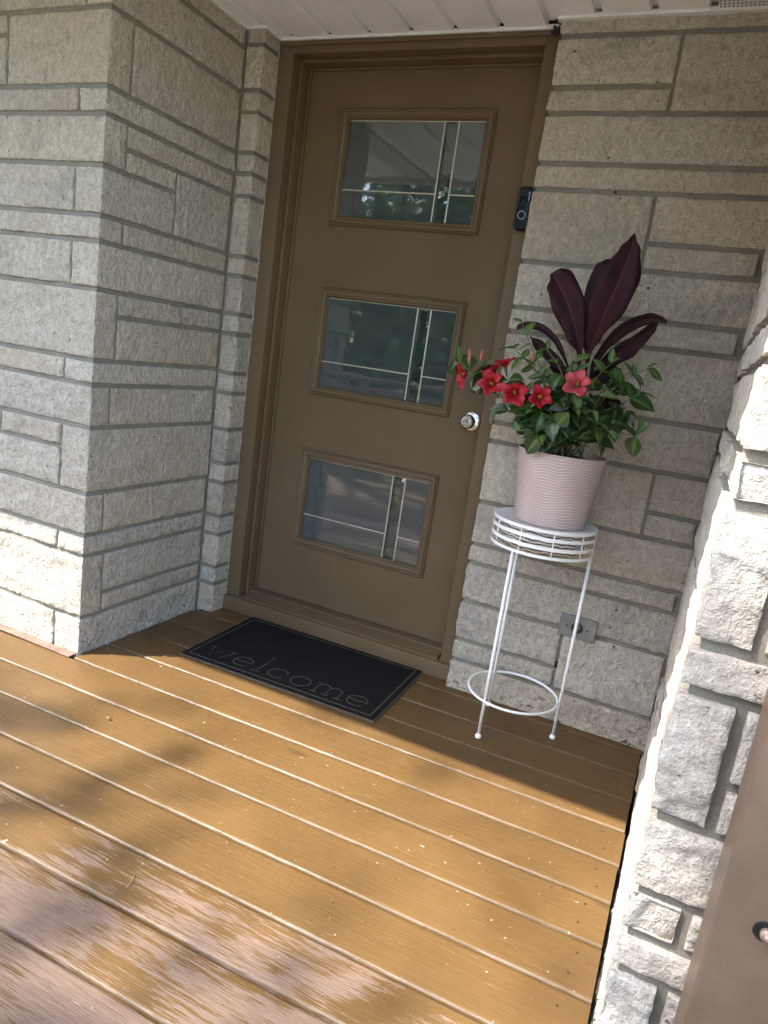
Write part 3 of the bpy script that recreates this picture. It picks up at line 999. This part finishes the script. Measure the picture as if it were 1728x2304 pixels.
for ch in word:
    wd_, strokes = glyph(ch)
    mb = MB()
    for st in strokes:
        pts = [(cur + x * sx, (MW_ - .052) - y * XH) for x, y in st]
        cl = (ch == 'o')
        if cl: pts = pts[:-1]
        ribbon(mb, pts, .0042, closed=cl)
    mb.build('letter', M['mat_tan'], mt)
    cur += (wd_ + .17) * sx

# ================================================================== plant stand
SC = Vector((1.215, -.300, 0))
st = thing('plant_stand', 'white wire plant stand with three legs and banded basket top', 'plant stand', SC)
LEGS = [(1.157, -.431), (1.363, -.275), (1.122, -.197)]
ZT0, ZT1 = .622, .706
for (x, y) in LEGS:
    lg = MB().tube([(x, y, .012), (x, y, .3), (x, y, ZT0 + .004)], .0052, 12).build('leg', M['white_metal'], st, True)
    MB().lathe([(.0085, .0), (.0095, .002), (.0095, .008), (.0070, .012), (.0055, .014)], (x, y, .0012), 'z', 16).build('foot', M['white_metal'], lg, True)
c2 = Vector((1.214, -.302, .128))
MB().tube([c2 + Vector((.1445 * math.cos(a), .1445 * math.sin(a), 0)) for a in [2 * PI * i / 64 for i in range(64)]], .0042, 10, closed=True).build('lower_ring', M['white_metal'], st, True)
TC = Vector((1.212, -.302, 0))
def band(r, z0, z1, t=.0022, n=72):
    V, F = [], []
    for i in range(n):
        a = 2 * PI * i / n
        c, s = math.cos(a), math.sin(a)
        V += [(TC.x + rr * c, TC.y + rr * s, z) for rr, z in ((r - t, z0), (r, z0), (r, z1), (r - t, z1))]
    for i in range(n):
        j = (i + 1) % n
        for k in range(4):
            F.append((4 * i + k, 4 * j + k, 4 * j + (k + 1) % 4, 4 * i + (k + 1) % 4))
    o = mesh('basket_band', V, F, M['white_metal'], st, True)
    o.data.set_sharp_from_angle(angle=math.radians(40))
band(.158, .700, .7075); band(.1575, .6755, .6855); band(.1570, .6475, .6575); band(.1565, .622, .6305)
for k in range(10):
    a = 2 * PI * (k + .12) / 10
    x, y = TC.x + .1548 * math.cos(a), TC.y + .1548 * math.sin(a)
    MB().tube([(x, y, .624), (x, y, .703)], .0019, 6).build('basket_wire', M['white_metal'], st, True)
tr = MB().lathe([(.1530, -.010), (.1555, .001), (.1530, .002), (.1490, -.0025), (.001, -.0030)], (TC.x, TC.y, .7065), 'z', 64).build('tray', M['white_metal'], st, True)
MB().lathe([(.128, .0), (.131, .066)], (TC.x, TC.y, .628), 'z', 56).build('inner_drum', M['drum'], st, True)

# ================================================================== planter
PC = Vector((1.222, -.302, .7045))
PT, PH = .922, .922 - .7045
pl = thing('planter', 'mauve plastic planter with wavy ridges on the white stand', 'planter', PC)
NV, NA = 170, 128
V, F, A = [], [], []
def pr(t): return .106 + (.1305 - .106) * t
for j in range(NV + 1):
    t = j / NV
    for i in range(NA):
        a = 2 * PI * i / NA
        ph = .9 * math.sin(a * 4 + 3.2 * t + .6) + .6 * math.sin(a * 7 + 1.3 - 4 * t) + .3 * math.sin(a * 11 + 6 * t)
        s = math.sin(t * 2 * PI * 27 + ph * 3.6)
        rg = max(0.0, s) ** 3.0 if .015 < t < .985 else 0.0
        r = pr(t) + .0011 * rg - (.002 if j == 0 else 0)
        V.append((PC.x + r * math.cos(a), PC.y + r * math.sin(a), PC.z + PH * t))
        A.append(rg)
for j in range(NV):
    for i in range(NA):
        a, b = j * NA + i, j * NA + (i + 1) % NA
        F.append((a, b, b + NA, a + NA))
n0 = len(V)
for r, z in ((.1305 - .0035, PH), (.126, PH - .035)):
    for i in range(NA):
        a = 2 * PI * i / NA
        V.append((PC.x + r * math.cos(a), PC.y + r * math.sin(a), PC.z + z)); A.append(0)
for i in range(NA):
    j = (i + 1) % NA
    F.append((NV * NA + i, NV * NA + j, n0 + j, n0 + i)); F.append((n0 + i, n0 + j, n0 + NA + j, n0 + NA + i))
F.append(tuple(range(NA))[::-1])
o = mesh('pot', V, F, M['pot'], pl, True, attr={'ridge': A})
o.data.set_sharp_from_angle(angle=math.radians(60))
V, F = [], []
nr = 10
for k in range(nr + 1):
    for i in range(40):
        a = 2 * PI * i / 40
        r = .1265 * k / nr + .0005
        p = Vector((PC.x + r * math.cos(a), PC.y + r * math.sin(a), PC.z + PH - .018 + .010 * (1 - k / nr)))
        p.z += .006 * noise.noise(p * 45) * (1 if k < nr else 0)
        V.append(p)
for k in range(nr):
    for i in range(40):
        j = (i + 1) % 40
        F.append((k * 40 + i, k * 40 + j, (k + 1) * 40 + j, (k + 1) * 40 + i)[::-1])
mesh('soil', V, F, M['soil'], pl, True)

# ------------------------------------------------------------------ burgundy leaves
SOIL = Vector((PC.x, PC.y, PC.z + PH - .012))
R6 = lambda x, y: (980 + x * .3165, 500 + y * .3165)
def catmull(P, n):
    P = [Vector(p) for p in P]
    Q = [P[0] * 2 - P[1]] + P + [P[-1] * 2 - P[-2]]
    out = []
    m = len(P) - 1
    for i in range(n + 1):
        t = i / n * m
        k = min(int(t), m - 1); u = t - k
        a, b, c, d = Q[k:k + 4]
        out.append(.5 * ((2 * b) + (c - a) * u + (2 * a - 5 * b + 4 * c - d) * u * u + (3 * b - a - 3 * c + d) * u ** 3))
    return out
def blade(parent, pts, wid, twist=0.0, fold=.25, mat='cordyline', name='leaf', n=26, wave=.0, stalk=0.0):
    """a long leaf: midrib through pts, wid = [(t, half width left, half width right)]"""
    C = catmull(pts, n)
    V, F, A = [], [], []
    view = Vector(CAM_C)
    def wt(t, k):
        for (a, b) in zip(wid[:-1], wid[1:]):
            if a[0] <= t <= b[0]:
                u = (t - a[0]) / (b[0] - a[0]); u = u * u * (3 - 2 * u)
                return a[k] + (b[k] - a[k]) * u
        return wid[-1][k]
    sd = rnd.uniform(0, 50)
    cols = (-1, -.6, -.25, -.06, 0, .06, .25, .6, 1)
    for i, p in enumerate(C):
        t = i / n
        tg = (C[min(i + 1, n)] - C[max(i - 1, 0)]).normalized()
        toc = (view - p).normalized()
        side = tg.cross(toc).normalized()
        nor = side.cross(tg).normalized()
        if nor.dot(toc) < 0: nor = -nor
        q = Quaternion(tg, twist)
        side = q @ side; nor2 = q @ nor
        for u in cols:
            w = wt(t, 1) if u < 0 else wt(t, 2)
            s = u * w
            z = fold * abs(s) + wave * math.sin(t * 17 + sd + (2 if u > 0 else 0)) * abs(u) ** 2
            V.append(p + side * s + nor2 * z)
            A.append(1.0 if u == 0 else (.75 if abs(u) < .1 else 0))
    m = len(cols)
    for i in range(n):
        for k in range(m - 1):
            a = i * m + k
            F.append((a, a + 1, a + m + 1, a + m))
    o = mesh(name, V, F, M[mat], parent, True, attr={'rib': A})
    md = o.modifiers.new('thickness', 'SOLIDIFY'); md.thickness = .0009; md.offset = 0
    return o
cp = thing('cordyline_plant', 'tall burgundy broad-leaved plant rising from the planter', 'plant', SOIL)
def P6(x, y, yy): return on_y(*R6(x, y), yy)
k = .3165 / 725      # zoomed photo pixel -> metres at the planter
blade(cp, [P6(1018, 1080, -.30), P6(1022, 930, -.305), P6(1000, 780, -.32), P6(935, 560, -.335), P6(868, 430, -.33), P6(822, 366, -.315)],
      [(0, .004, .004), (.20, .007, .007), (.36, 70 * k, 62 * k), (.58, 108 * k, 104 * k), (.80, 78 * k, 110 * k), (.93, 25 * k, 70 * k), (1, .001, .002)], .1, .22, wave=.004)
blade(cp, [P6(1062, 1080, -.30), P6(1100, 900, -.31), P6(1180, 700, -.33), P6(1290, 450, -.345), P6(1375, 230, -.34), P6(1416, 80, -.33)],
      [(0, .004, .004), (.17, .007, .006), (.30, 60 * k, 45 * k), (.50, 118 * k, 112 * k), (.66, 118 * k, 120 * k), (.84, 66 * k, 62 * k), (.95, 22 * k, 16 * k), (1, .0008, .0008)], .05, .20, wave=.003)
blade(cp, [P6(1080, 1000, -.27), P6(1085, 800, -.27), P6(1110, 560, -.265), P6(1165, 370, -.26), P6(1238, 262, -.25)],
      [(0, .004, .004), (.30, .02, .02), (.6, 52 * k, 85 * k), (.82, 50 * k, 66 * k), (.95, 20 * k, 24 * k), (1, .0008, .0008)], -.3, .3, wave=.003)
blade(cp, [P6(1098, 1100, -.27), P6(1135, 990, -.27), P6(1235, 850, -.28), P6(1370, 740, -.29), P6(1500, 690, -.30), P6(1580, 688, -.305), P6(1648, 706, -.31)],
      [(0, .003, .003), (.2, 24 * k, 22 * k), (.45, 42 * k, 40 * k), (.7, 40 * k, 34 * k), (.9, 22 * k, 18 * k), (1, .003, .006)], .2, .35, wave=.003)
blade(cp, [P6(1120, 1140, -.25), P6(1190, 1030, -.25), P6(1300, 930, -.25), P6(1420, 850, -.255), P6(1510, 775, -.26), P6(1585, 708, -.26)],
      [(0, .003, .003), (.3, 50 * k, 56 * k), (.5, 52 * k, 76 * k), (.62, 40 * k, 52 * k), (.85, 34 * k, 36 * k), (1, .001, .001)], .1, .3, wave=.004)
blade(cp, [P6(950, 1050, -.31), P6(900, 930, -.32), P6(850, 840, -.33), P6(760, 755, -.34), P6(660, 733, -.345), P6(600, 742, -.345), P6(578, 766, -.345)],
      [(0, .003, .003), (.3, 20 * k, 22 * k), (.6, 30 * k, 26 * k), (.85, 18 * k, 18 * k), (1, .002, .002)], .3, .3)
blade(cp, [P6(960, 1090, -.29), P6(860, 1000, -.29), P6(760, 900, -.29), P6(670, 810, -.285)],
      [(0, .003, .003), (.4, 40 * k, 40 * k), (.75, 40 * k, 36 * k), (1, .001, .001)], .2, .3)
blade(cp, [P6(1010, 1180, -.27), P6(930, 1090, -.27), P6(860, 1040, -.27), P6(810, 985, -.27)],
      [(0, .003, .003), (.4, 46 * k, 46 * k), (.75, 36 * k, 36 * k), (1, .001, .001)], .2, .3)
blade(cp, [P6(1060, 1200, -.26), P6(1150, 1110, -.26), P6(1230, 1060, -.26), P6(1320, 1040, -.26)],
      [(0, .003, .003), (.4, 60 * k, 60 * k), (.75, 50 * k, 50 * k), (1, .001, .001)], .2, .3)
blade(cp, [P6(1100, 1330, -.28), P6(1180, 1290, -.29), P6(1260, 1280, -.29), P6(1340, 1300, -.29)],
      [(0, .003, .003), (.4, 44 * k, 44 * k), (.75, 36 * k, 36 * k), (1, .001, .001)], .4, .3)
blade(cp, [P6(740, 1290, -.40), P6(690, 1262, -.41), P6(640, 1250, -.41), P6(600, 1290, -.41)],
      [(0, .003, .003), (.4, 34 * k, 34 * k), (.75, 30 * k, 30 * k), (1, .001, .001)], .2, .2)
for pts, r in (([SOIL + Vector((.0, -.004, -.02)), P6(985, 1450, -.305), P6(1010, 1250, -.302), P6(1020, 1070, -.30)], .0048),
               ([SOIL + Vector((.012, .004, -.02)), P6(1010, 1440, -.300), P6(1045, 1220, -.302), P6(1066, 1070, -.30)], .0052),
               ([SOIL + Vector((-.014, .006, -.02)), P6(930, 1450, -.296), P6(945, 1300, -.296), P6(975, 1150, -.296)], .0050)):
    MB().tube(catmull(pts, 12), r, 8, r * .8).build('stalk', M['cord_red'], cp, True)

# ------------------------------------------------------------------ flowering vine
vp = thing('flowering_vine', 'bushy green vine with red trumpet flowers spilling over the planter', 'plant', SOIL)
def leaf_mesh(L, w, fold, curl, name):
    V, A = [], []
    n = 7
    cols = (-1, -.5, 0, .5, 1)
    for i in range(n + 1):
        t = i / n
        ww = w * math.sin(PI * min(1, t ** .78)) ** .85 if 0 < t < 1 else 0
        if i == n: ww = .0004
        if i == 0: ww = .0008
        for u in cols:
            y = u * ww
            V.append((L * t, y, fold * abs(y) - curl * L * t * t + (.0015 * math.sin(t * 9) if abs(u) == 1 else 0)))
            A.append(1 if u == 0 else 0)
    F = []
    m = len(cols)
    for i in range(n):
        for q in range(m - 1):
            a = i * m + q
            F.append((a, a + m, a + m + 1, a + 1))
    me = bpy.data.meshes.new(name)
    me.from_pydata(V, [], F)
    me.polygons.foreach_set('use_smooth', [True] * len(me.polygons))
    at = me.attributes.new('rib', 'FLOAT', 'POINT'); at.data.foreach_set('value', A)
    return me
LM, LY = [], []
for i in range(6):
    a = leaf_mesh(rnd.uniform(.048, .062), rnd.uniform(.0185, .0250), rnd.uniform(.2, .5), rnd.uniform(.1, .45), 'leaf'); a.materials.append(M['green']); LM.append(a)
    b = leaf_mesh(rnd.uniform(.034, .046), rnd.uniform(.0095, .0135), rnd.uniform(.3, .7), rnd.uniform(.1, .5), 'leaf'); b.materials.append(M['green_young']); LY.append(b)
def put_leaf(p, d, nrm, me, s=1.0):
    o = bpy.data.objects.new('leaf', me)
    d = d.normalized()
    b = nrm.cross(d)
    if b.length < .05: b = Vector((1, .3, 0)).cross(d)
    b.normalize()
    nn = d.cross(b)
    mw = Matrix(((d.x * s, b.x * s, nn.x * s, p.x - SOIL.x), (d.y * s, b.y * s, nn.y * s, p.y - SOIL.y), (d.z * s, b.z * s, nn.z * s, p.z - SOIL.z), (0, 0, 0, 1)))
    o.parent = vp
    o.matrix_basis = mw
    COL.objects.link(o)
# shoots: end point in the zoomed photo, depth, leafy range, kind
shoots = [((615, 715), -.40, .35, 'y'), ((560, 900), -.42, .4, 'y'), ((160, 1000), -.42, .55, 'g'), ((330, 1060), -.43, .5, 'y'), ((440, 1330), -.44, .3, 'g'), ((600, 1480), -.43, .3, 'g'),
          ((520, 1130), -.45, .45, 'g'), ((690, 1020), -.42, .35, 'y'), ((790, 900), -.38, .4, 'y'), ((660, 1330), -.45, .25, 'g'), ((840, 1180), -.43, .3, 'g'), ((780, 1330), -.46, .2, 'g'),
          ((930, 1230), -.42, .3, 'g'), ((1000, 990), -.33, .55, 'y'), ((1010, 1330), -.44, .2, 'g'), ((1120, 1340), -.43, .35, 'g'), ((1180, 1230), -.36, .3, 'g'), ((1250, 1000), -.33, .45, 'y'),
          ((1380, 1070), -.32, .45, 'g'), ((1510, 1040), -.30, .35, 'y'), ((1450, 1220), -.33, .4, 'g'), ((1460, 1400), -.34, .35, 'g'), ((1330, 1440), -.38, .3, 'g'), ((1420, 1520), -.36, .35, 'g'),
          ((1230, 1480), -.40, .3, 'g'), ((870, 1440), -.46, .2, 'g'), ((700, 1180), -.40, .35, 'g'), ((1100, 1120), -.30, .4, 'g'), ((740, 1520), -.45, .3, 'g'), ((950, 1080), -.34, .4, 'g'), ((1290, 1200), -.30, .35, 'g'), ((620, 1230), -.43, .4, 'g')]
toC = Vector(CAM_C) - SOIL
toC.normalize()
for (e, yy, t0, kd) in shoots:
    E = P6(e[0], e[1], yy)
    B = SOIL + Vector((rnd.uniform(-.07, .07), rnd.uniform(-.06, .05), -.004))
    mid1 = B.lerp(E, .35) + Vector((rnd.uniform(-.012, .012), rnd.uniform(-.015, .015), .035 + .25 * max(0, B.z + .05 - E.z)))
    mid2 = B.lerp(E, .72) + Vector((rnd.uniform(-.012, .012), rnd.uniform(-.015, .01), .028))
    C = catmull([B, mid1, mid2, E], 16)
    MB().tube(C, .0024, 6, .0011).build('stem', M['stem'], vp, True)
    length = sum((C[i + 1] - C[i]).length for i in range(16))
    npair = max(2, int(length * (1 - t0) / .055))
    a0 = rnd.uniform(0, PI)
    for q in range(npair + 1):
        t = t0 + (1 - t0) * q / npair
        i = min(15, int(t * 16))
        p = C[i].lerp(C[i + 1], t * 16 - i)
        tg = (C[i + 1] - C[i]).normalized()
        ax = tg.cross(Vector((.2, .9, .1))).normalized()
        for sgn in (0, PI):
            if rnd.random() < .16: continue
            a = a0 + q * PI / 2 + sgn + rnd.uniform(-.4, .4)
            out = Quaternion(tg, a) @ ax
            d = (out * rnd.uniform(.7, 1.0) + tg * rnd.uniform(.1, .7) + Vector((0, 0, rnd.uniform(-.35, .15)))).normalized()
            if d.y > .3: d.y *= .3          # the wall keeps the growth towards the light
            nr = (Vector((0, 0, 1)) * rnd.uniform(.4, 1) + toC * rnd.uniform(.2, 1.0) + Vector((rnd.uniform(-.5, .5), rnd.uniform(-.3, .3), rnd.uniform(-.3, .3)))).normalized()
            young = (kd == 'y' and t > .42) or (kd == 'g' and t > .84 and rnd.random() < .6)
            put_leaf(p, d, nr, rnd.choice(LY if young else LM), rnd.uniform(.75, 1.3))
# flowers
def flower(c, face, rad, mat, roll=0.0, spread=1.0):
    face = face.normalized()
    a = face.cross(Vector((0, 0, 1))).normalized(); b = a.cross(face)
    V, F = [], []
    NP, NR, NC = 5, 6, 6
    for p in range(NP):
        base = len(V)
        a0 = roll + 2 * PI * p / NP
        lw = rnd.uniform(.88, 1.12)
        for i in range(NR + 1):
            t = i / NR
            r = rad * (.14 + .86 * t) * (1 if t < 1 else .98) * lw
            half = (.52 + .30 * math.sin(PI * t)) * (1 - .45 * max(0, t - .55) / .45)
            for j in range(NC + 1):
                u = j / NC * 2 - 1
                an = a0 + half * u + .20 * t * t
                rr = r * (1 - .16 * abs(u) ** 2.2 * t)
                h = -rad * .55 * (1 - t) ** 2.2 + rad * .10 * math.sin(u * 3 + t * 4 + p) * t - rad * .22 * t * t * (1 - spread) + rad * .05 * p / 5 + .08 * rad * u
                V.append(c + a * (rr * math.cos(an)) + b * (rr * math.sin(an)) + face * h)
        for i in range(NR):
            for j in range(NC):
                q = base + i * (NC + 1) + j
                F.append((q, q + 1, q + NC + 2, q + NC + 1))
    o = mesh('flower', V, F, M[mat], vp, True, loc=c)
    md = o.modifiers.new('thickness', 'SOLIDIFY'); md.thickness = .0005
    tb = MB()
    tip = c - face * (rad * .55)
    tb.tube([tip + face * .002, tip - face * .012, tip - face * .030], .0055, 8, .0018)
    tb.build('calyx_tube', M['stem'], o, True)
    V = MB()
    for i in range(9):
        an = i * 2.4; rr = rad * .13 * math.sqrt(i / 9)
        pc = c - face * (rad * .40) + a * (rr * math.cos(an)) + b * (rr * math.sin(an))
        V.tube([pc, pc + face * (rad * .22)], .0016, 5, .0009)
    V.build('throat', M['throat'], o, True)
    return o
vdir = Vector((.12, -.93, .2))
flower(P6(172, 1085, -.44), Vector((-.75, -.55, -.25)), .040, 'petal', .4)
flower(P6(392, 1140, -.46), Vector((.05, -.8, .15)), .040, 'petal', .9)
flower(P6(395, 1040, -.43), Vector((-.35, -.35, .75)), .035, 'petal', .2)
flower(P6(488, 985, -.42), Vector((-.25, -.25, .85)), .034, 'petal', .5)
flower(P6(560, 1205, -.47), Vector((.12, -.93, .18)), .043, 'petal', .1)
flower(P6(752, 1240, -.47), Vector((.45, -.82, .05)), .038, 'petal', .7)
flower(P6(1008, 1135, -.45), Vector((.05, -.85, .35)), .044, 'petal_pink', .3)
for (x, y, yy, dx, L) in ((240, 975, -.43, -.25, .030), (325, 955, -.43, -.05, .030), (690, 970, -.43, .1, .024), (240, 930, -.425, -.05, .018)):
    p = P6(x, y, yy)
    d = Vector((dx, 0, 1)).normalized()
    MB().tube([p - d * L * .9, p - d * L * .35, p, p + d * L * .3, p + d * L * .62], .0012, 8, .0012).build('bud_stalk', M['stem'], vp, True)
    MB().lathe([(.0016, -.4 * L), (.0042, -.1 * L), (.0046, .15 * L), (.0030, .45 * L), (.0006, .7 * L)], p, 'z', 10).build('bud', M['bud'], vp, True)

# ================================================================== brown post in front of the wing wall
ps = thing('porch_post', 'brown painted timber post in the foreground at the lower right', 'post', (1.83, -1.455, GZ))
PY0, PY1 = -1.500, -1.411
MB().box(1.743, 1.883, PY0, PY1, GZ, ZS - .01, .0045).build('timber', M['post'], ps)
bc = on_y(1250 + 1155 * .4085, 1400 + 1705 * .4085, PY0)
bh = MB().lathe([(.0150, -.001), (.0152, .0008), (.0130, .0012), (.0128, .0006), (.001, .0005)], bc, '-y', 24).build('bolt_hole', M['black_hole'], ps, True)
MB().lathe([(.0095, 0), (.0095, .006), (.0085, .0085), (.0055, .0085), (.0050, .014), (.001, .0145)], bc + Vector((.003, 0, -.002)), '-y', 12).build('bolt', M['bolt'], ps, True)

# ================================================================== small litter on the deck
def litter(name, u, w, L, Wd, ang, label, cat, mat='dry_leaf'):
    c = on_z(u, w, .004)
    d = Vector((math.cos(ang), math.sin(ang), 0)); s = Vector((-d.y, d.x, 0))
    V, F = [], []
    n = 6
    for i in range(n + 1):
        t = i / n
        ww = Wd * math.sin(PI * min(max(t, .03), .97))
        for q in (-1, 0, 1):
            V.append(c + d * (L * (t - .5)) + s * (ww * q) + Vector((0, 0, .0012 + .003 * abs(q) * math.sin(PI * t) + .002 * math.sin(t * 5))))
    for i in range(n):
        for q in range(2):
            a = i * 3 + q
            F.append((a, a + 3, a + 4, a + 1))
    o = mesh(name, V, F, M[mat], None, True, loc=c)
    md = o.modifiers.new('thickness', 'SOLIDIFY'); md.thickness = .0006
    tag(o, label, cat)
litter('dry_leaf', 245, 1617, .014, .0042, .9, 'tiny curled brown leaf on the planks left of the mat', 'leaf')
litter('dry_leaf', 745, 2030, .006, .0014, -.4, 'tiny dark leaf fragment on the planks at the middle of the deck', 'leaf')
litter('dry_leaf', 188, 2050, .006, .003, .2, 'tiny dark leaf scrap on a worn plank at the lower left', 'leaf')
tw = MB().tube(catmull([on_z(303, 1968, .003), on_z(296, 1982, .006), on_z(287, 1994, .004), on_z(285, 2000, .002)], 8), .0007, 5)
o = tw.build('twig', M['twig'], None, True, loc=on_z(290, 1990, 0)); tag(o, 'thin dry curved stem lying on the worn planks at the left', 'twig')

# ================================================================== the garden behind the photographer: railing, trees, shrubs
rl = thing('deck_railing', 'brown wooden railing along the outer edge of the deck', 'railing', (-.8, -3.9, 0))
for x in (-3.1, -1.5, .1, 1.55): MB().box(x - .045, x + .045, -3.885, -3.80, 0.003, .86, .003).build('post', M['lumber'], rl)
MB().box(-3.18, 1.62, -3.92, -3.78, .8605, .895, .004).build('top_rail', M['lumber'], rl)
for z in (.12, .66): MB().box(-3.1, 1.6, -3.799, -3.777, z, z + .14, .003).build('rail_board', M['lumber'], rl)

def leaf_cloud(n, sampler, size, keep=None):
    V, F = [], []
    tries = 0
    while tries < n:
        tries += 1
        p = sampler()
        if keep and not keep(p): continue
        L = size * rnd.uniform(.6, 1.3)
        d = Vector((rnd.gauss(0, 1), rnd.gauss(0, 1), rnd.gauss(-.3, .7))).normalized()
        u = d.cross(Vector((rnd.gauss(0, 1), rnd.gauss(0, 1), rnd.gauss(0, 1)))).normalized()
        b = len(V)
        V += [p, p + d * L * .45 + u * L * .30, p + d * L, p + d * L * .45 - u * L * .30]
        F.append((b, b + 1, b + 2, b + 3))
    return V, F
def tree(name, label, cat, base, H, crown_c, crown_r, n, size, keep=None, clumps=40, group=None):
    t = thing(name, label, cat, base, group)
    base = Vector(base); cc = Vector(crown_c)
    mb = MB()
    top = Vector((base.x * .4 + cc.x * .6, base.y * .4 + cc.y * .6, cc.z))
    mb.tube(catmull([base - Vector((0, 0, .1)), base.lerp(top, .4) + Vector((.1, -.05, 0)), top], 12), .11 * H / 6, 10, .04 * H / 6)
    cl = []
    for _ in range(clumps):
        while True:
            q = Vector((rnd.uniform(-1, 1), rnd.uniform(-1, 1), rnd.uniform(-1, 1)))
            if q.length < 1: break
        q = q.normalized() * q.length ** .6
        cl.append((cc + Vector((q.x * crown_r[0], q.y * crown_r[1], q.z * crown_r[2])), rnd.uniform(.5, 1.0)))
    for c, s in [q for q in cl if keep is None or (q[0].y + SUN_D.y * (q[0].z / -SUN_D.z)) < -1.45][:26]:  # limbs that would shade the sunlit deck band are dropped
        b0 = base.lerp(top, rnd.uniform(.45, .95))
        mb.tube(catmull([b0, b0.lerp(c, .5) + Vector((0, 0, .12 * H / 6)), c], 6), .03 * H / 6, 6, .008 * H / 6)
    mb.build('trunk', M['bark'], t, True)
    rr = min(crown_r) * .42
    def smp():
        c, s = rnd.choice(cl)
        return c + Vector((rnd.gauss(0, .5), rnd.gauss(0, .5), rnd.gauss(0, .42))) * rr * s
    V, F = leaf_cloud(n, smp, size, keep)
    mesh('crown', V, F, M['tree_leaf'], t)
    return t
def sst(a, b, x):
    t = min(1, max(0, (x - a) / (b - a)))
    return t * t * (3 - 2 * t)
SHADE_BANDS = (((.15, -1.02), (.80, -1.02), .085, .16), ((.95, -.74), (1.25, -.84), .07, .17), ((.0, -1.16), (.45, -1.16), .12, .30), ((1.40, -1.06), (1.62, -1.14), .09, .25))  # soft shade bands laid across the deck through the crown's leaf density
def keep_sun(p):
    # leaves kept by where their shadow lands, shaping dapples on deck and wing
    t = p.z / -SUN_D.z
    x, y = p.x + SUN_D.x * t, p.y + SUN_D.y * t
    dense = sst(-1.10, -1.45, y + .22 * (x - .5)) * .62 * (1 - .5 * sst(.9, 1.5, x)) * sst(-2.6, -2.1, y)
    if x < -1.5 or x > 2.6: dense *= .4
    if 1.66 < x < 2.30: dense = max(dense, .95 * sst(.15, .05, y + 1.36 - .794 * (x - 1.7)) * sst(-2.2, -1.9, y))
    for (ax, ay), (bx, by), br, ba in SHADE_BANDS:
        u = min(1, max(0, ((x - ax) * (bx - ax) + (y - ay) * (by - ay)) / ((bx - ax) ** 2 + (by - ay) ** 2)))
        d2 = (x - ax - u * (bx - ax)) ** 2 + (y - ay - u * (by - ay)) ** 2
        dense += ba * math.exp(-d2 / (br * br))
    return rnd.random() < .010 + .72 * dense
tree('shade_tree', 'tall leafy tree whose gaps dapple the deck with sun', 'tree', (-6.6, -7.6, GZ), 10, (-6.0, -6.7, 10.4), (3.4, 3.4, 2.4), 52000, .12, keep_sun, 150)
for (lb, b, cz, r, nn) in (('low spreading garden tree mirrored in the middle door lite', (-4.2, -10.2, GZ), 2.3, (2.6, 1.8, 2.1), 11000),
                       ('rounded garden tree beyond the railing towards the right', (-.4, -11.5, GZ), 2.6, (2.4, 1.8, 2.4), 8000),
                       ('broad garden tree far to the left beyond the railing', (-8.6, -11.0, GZ), 3.0, (3.0, 2.0, 2.6), 6000),
                       ('tall dense tree standing behind the low garden trees', (-5.4, -15.0, GZ), 5.2, (4.8, 2.4, 4.9), 16000)):
    tree('garden_tree', lb, 'tree', b, 4 if cz < 4 else 8, (b[0], b[1], cz), r, nn, .24 if cz < 4 else .42, None, 60, 'garden trees beyond the railing')
pv = MB().box(-9, 9, -9.0, -4.05, GZ - .1, GZ + .012).build('bounce_slab', M['concrete'])  # unseen pale slab added to bounce sunlight up into the porch
tag(pv, kind='structure')
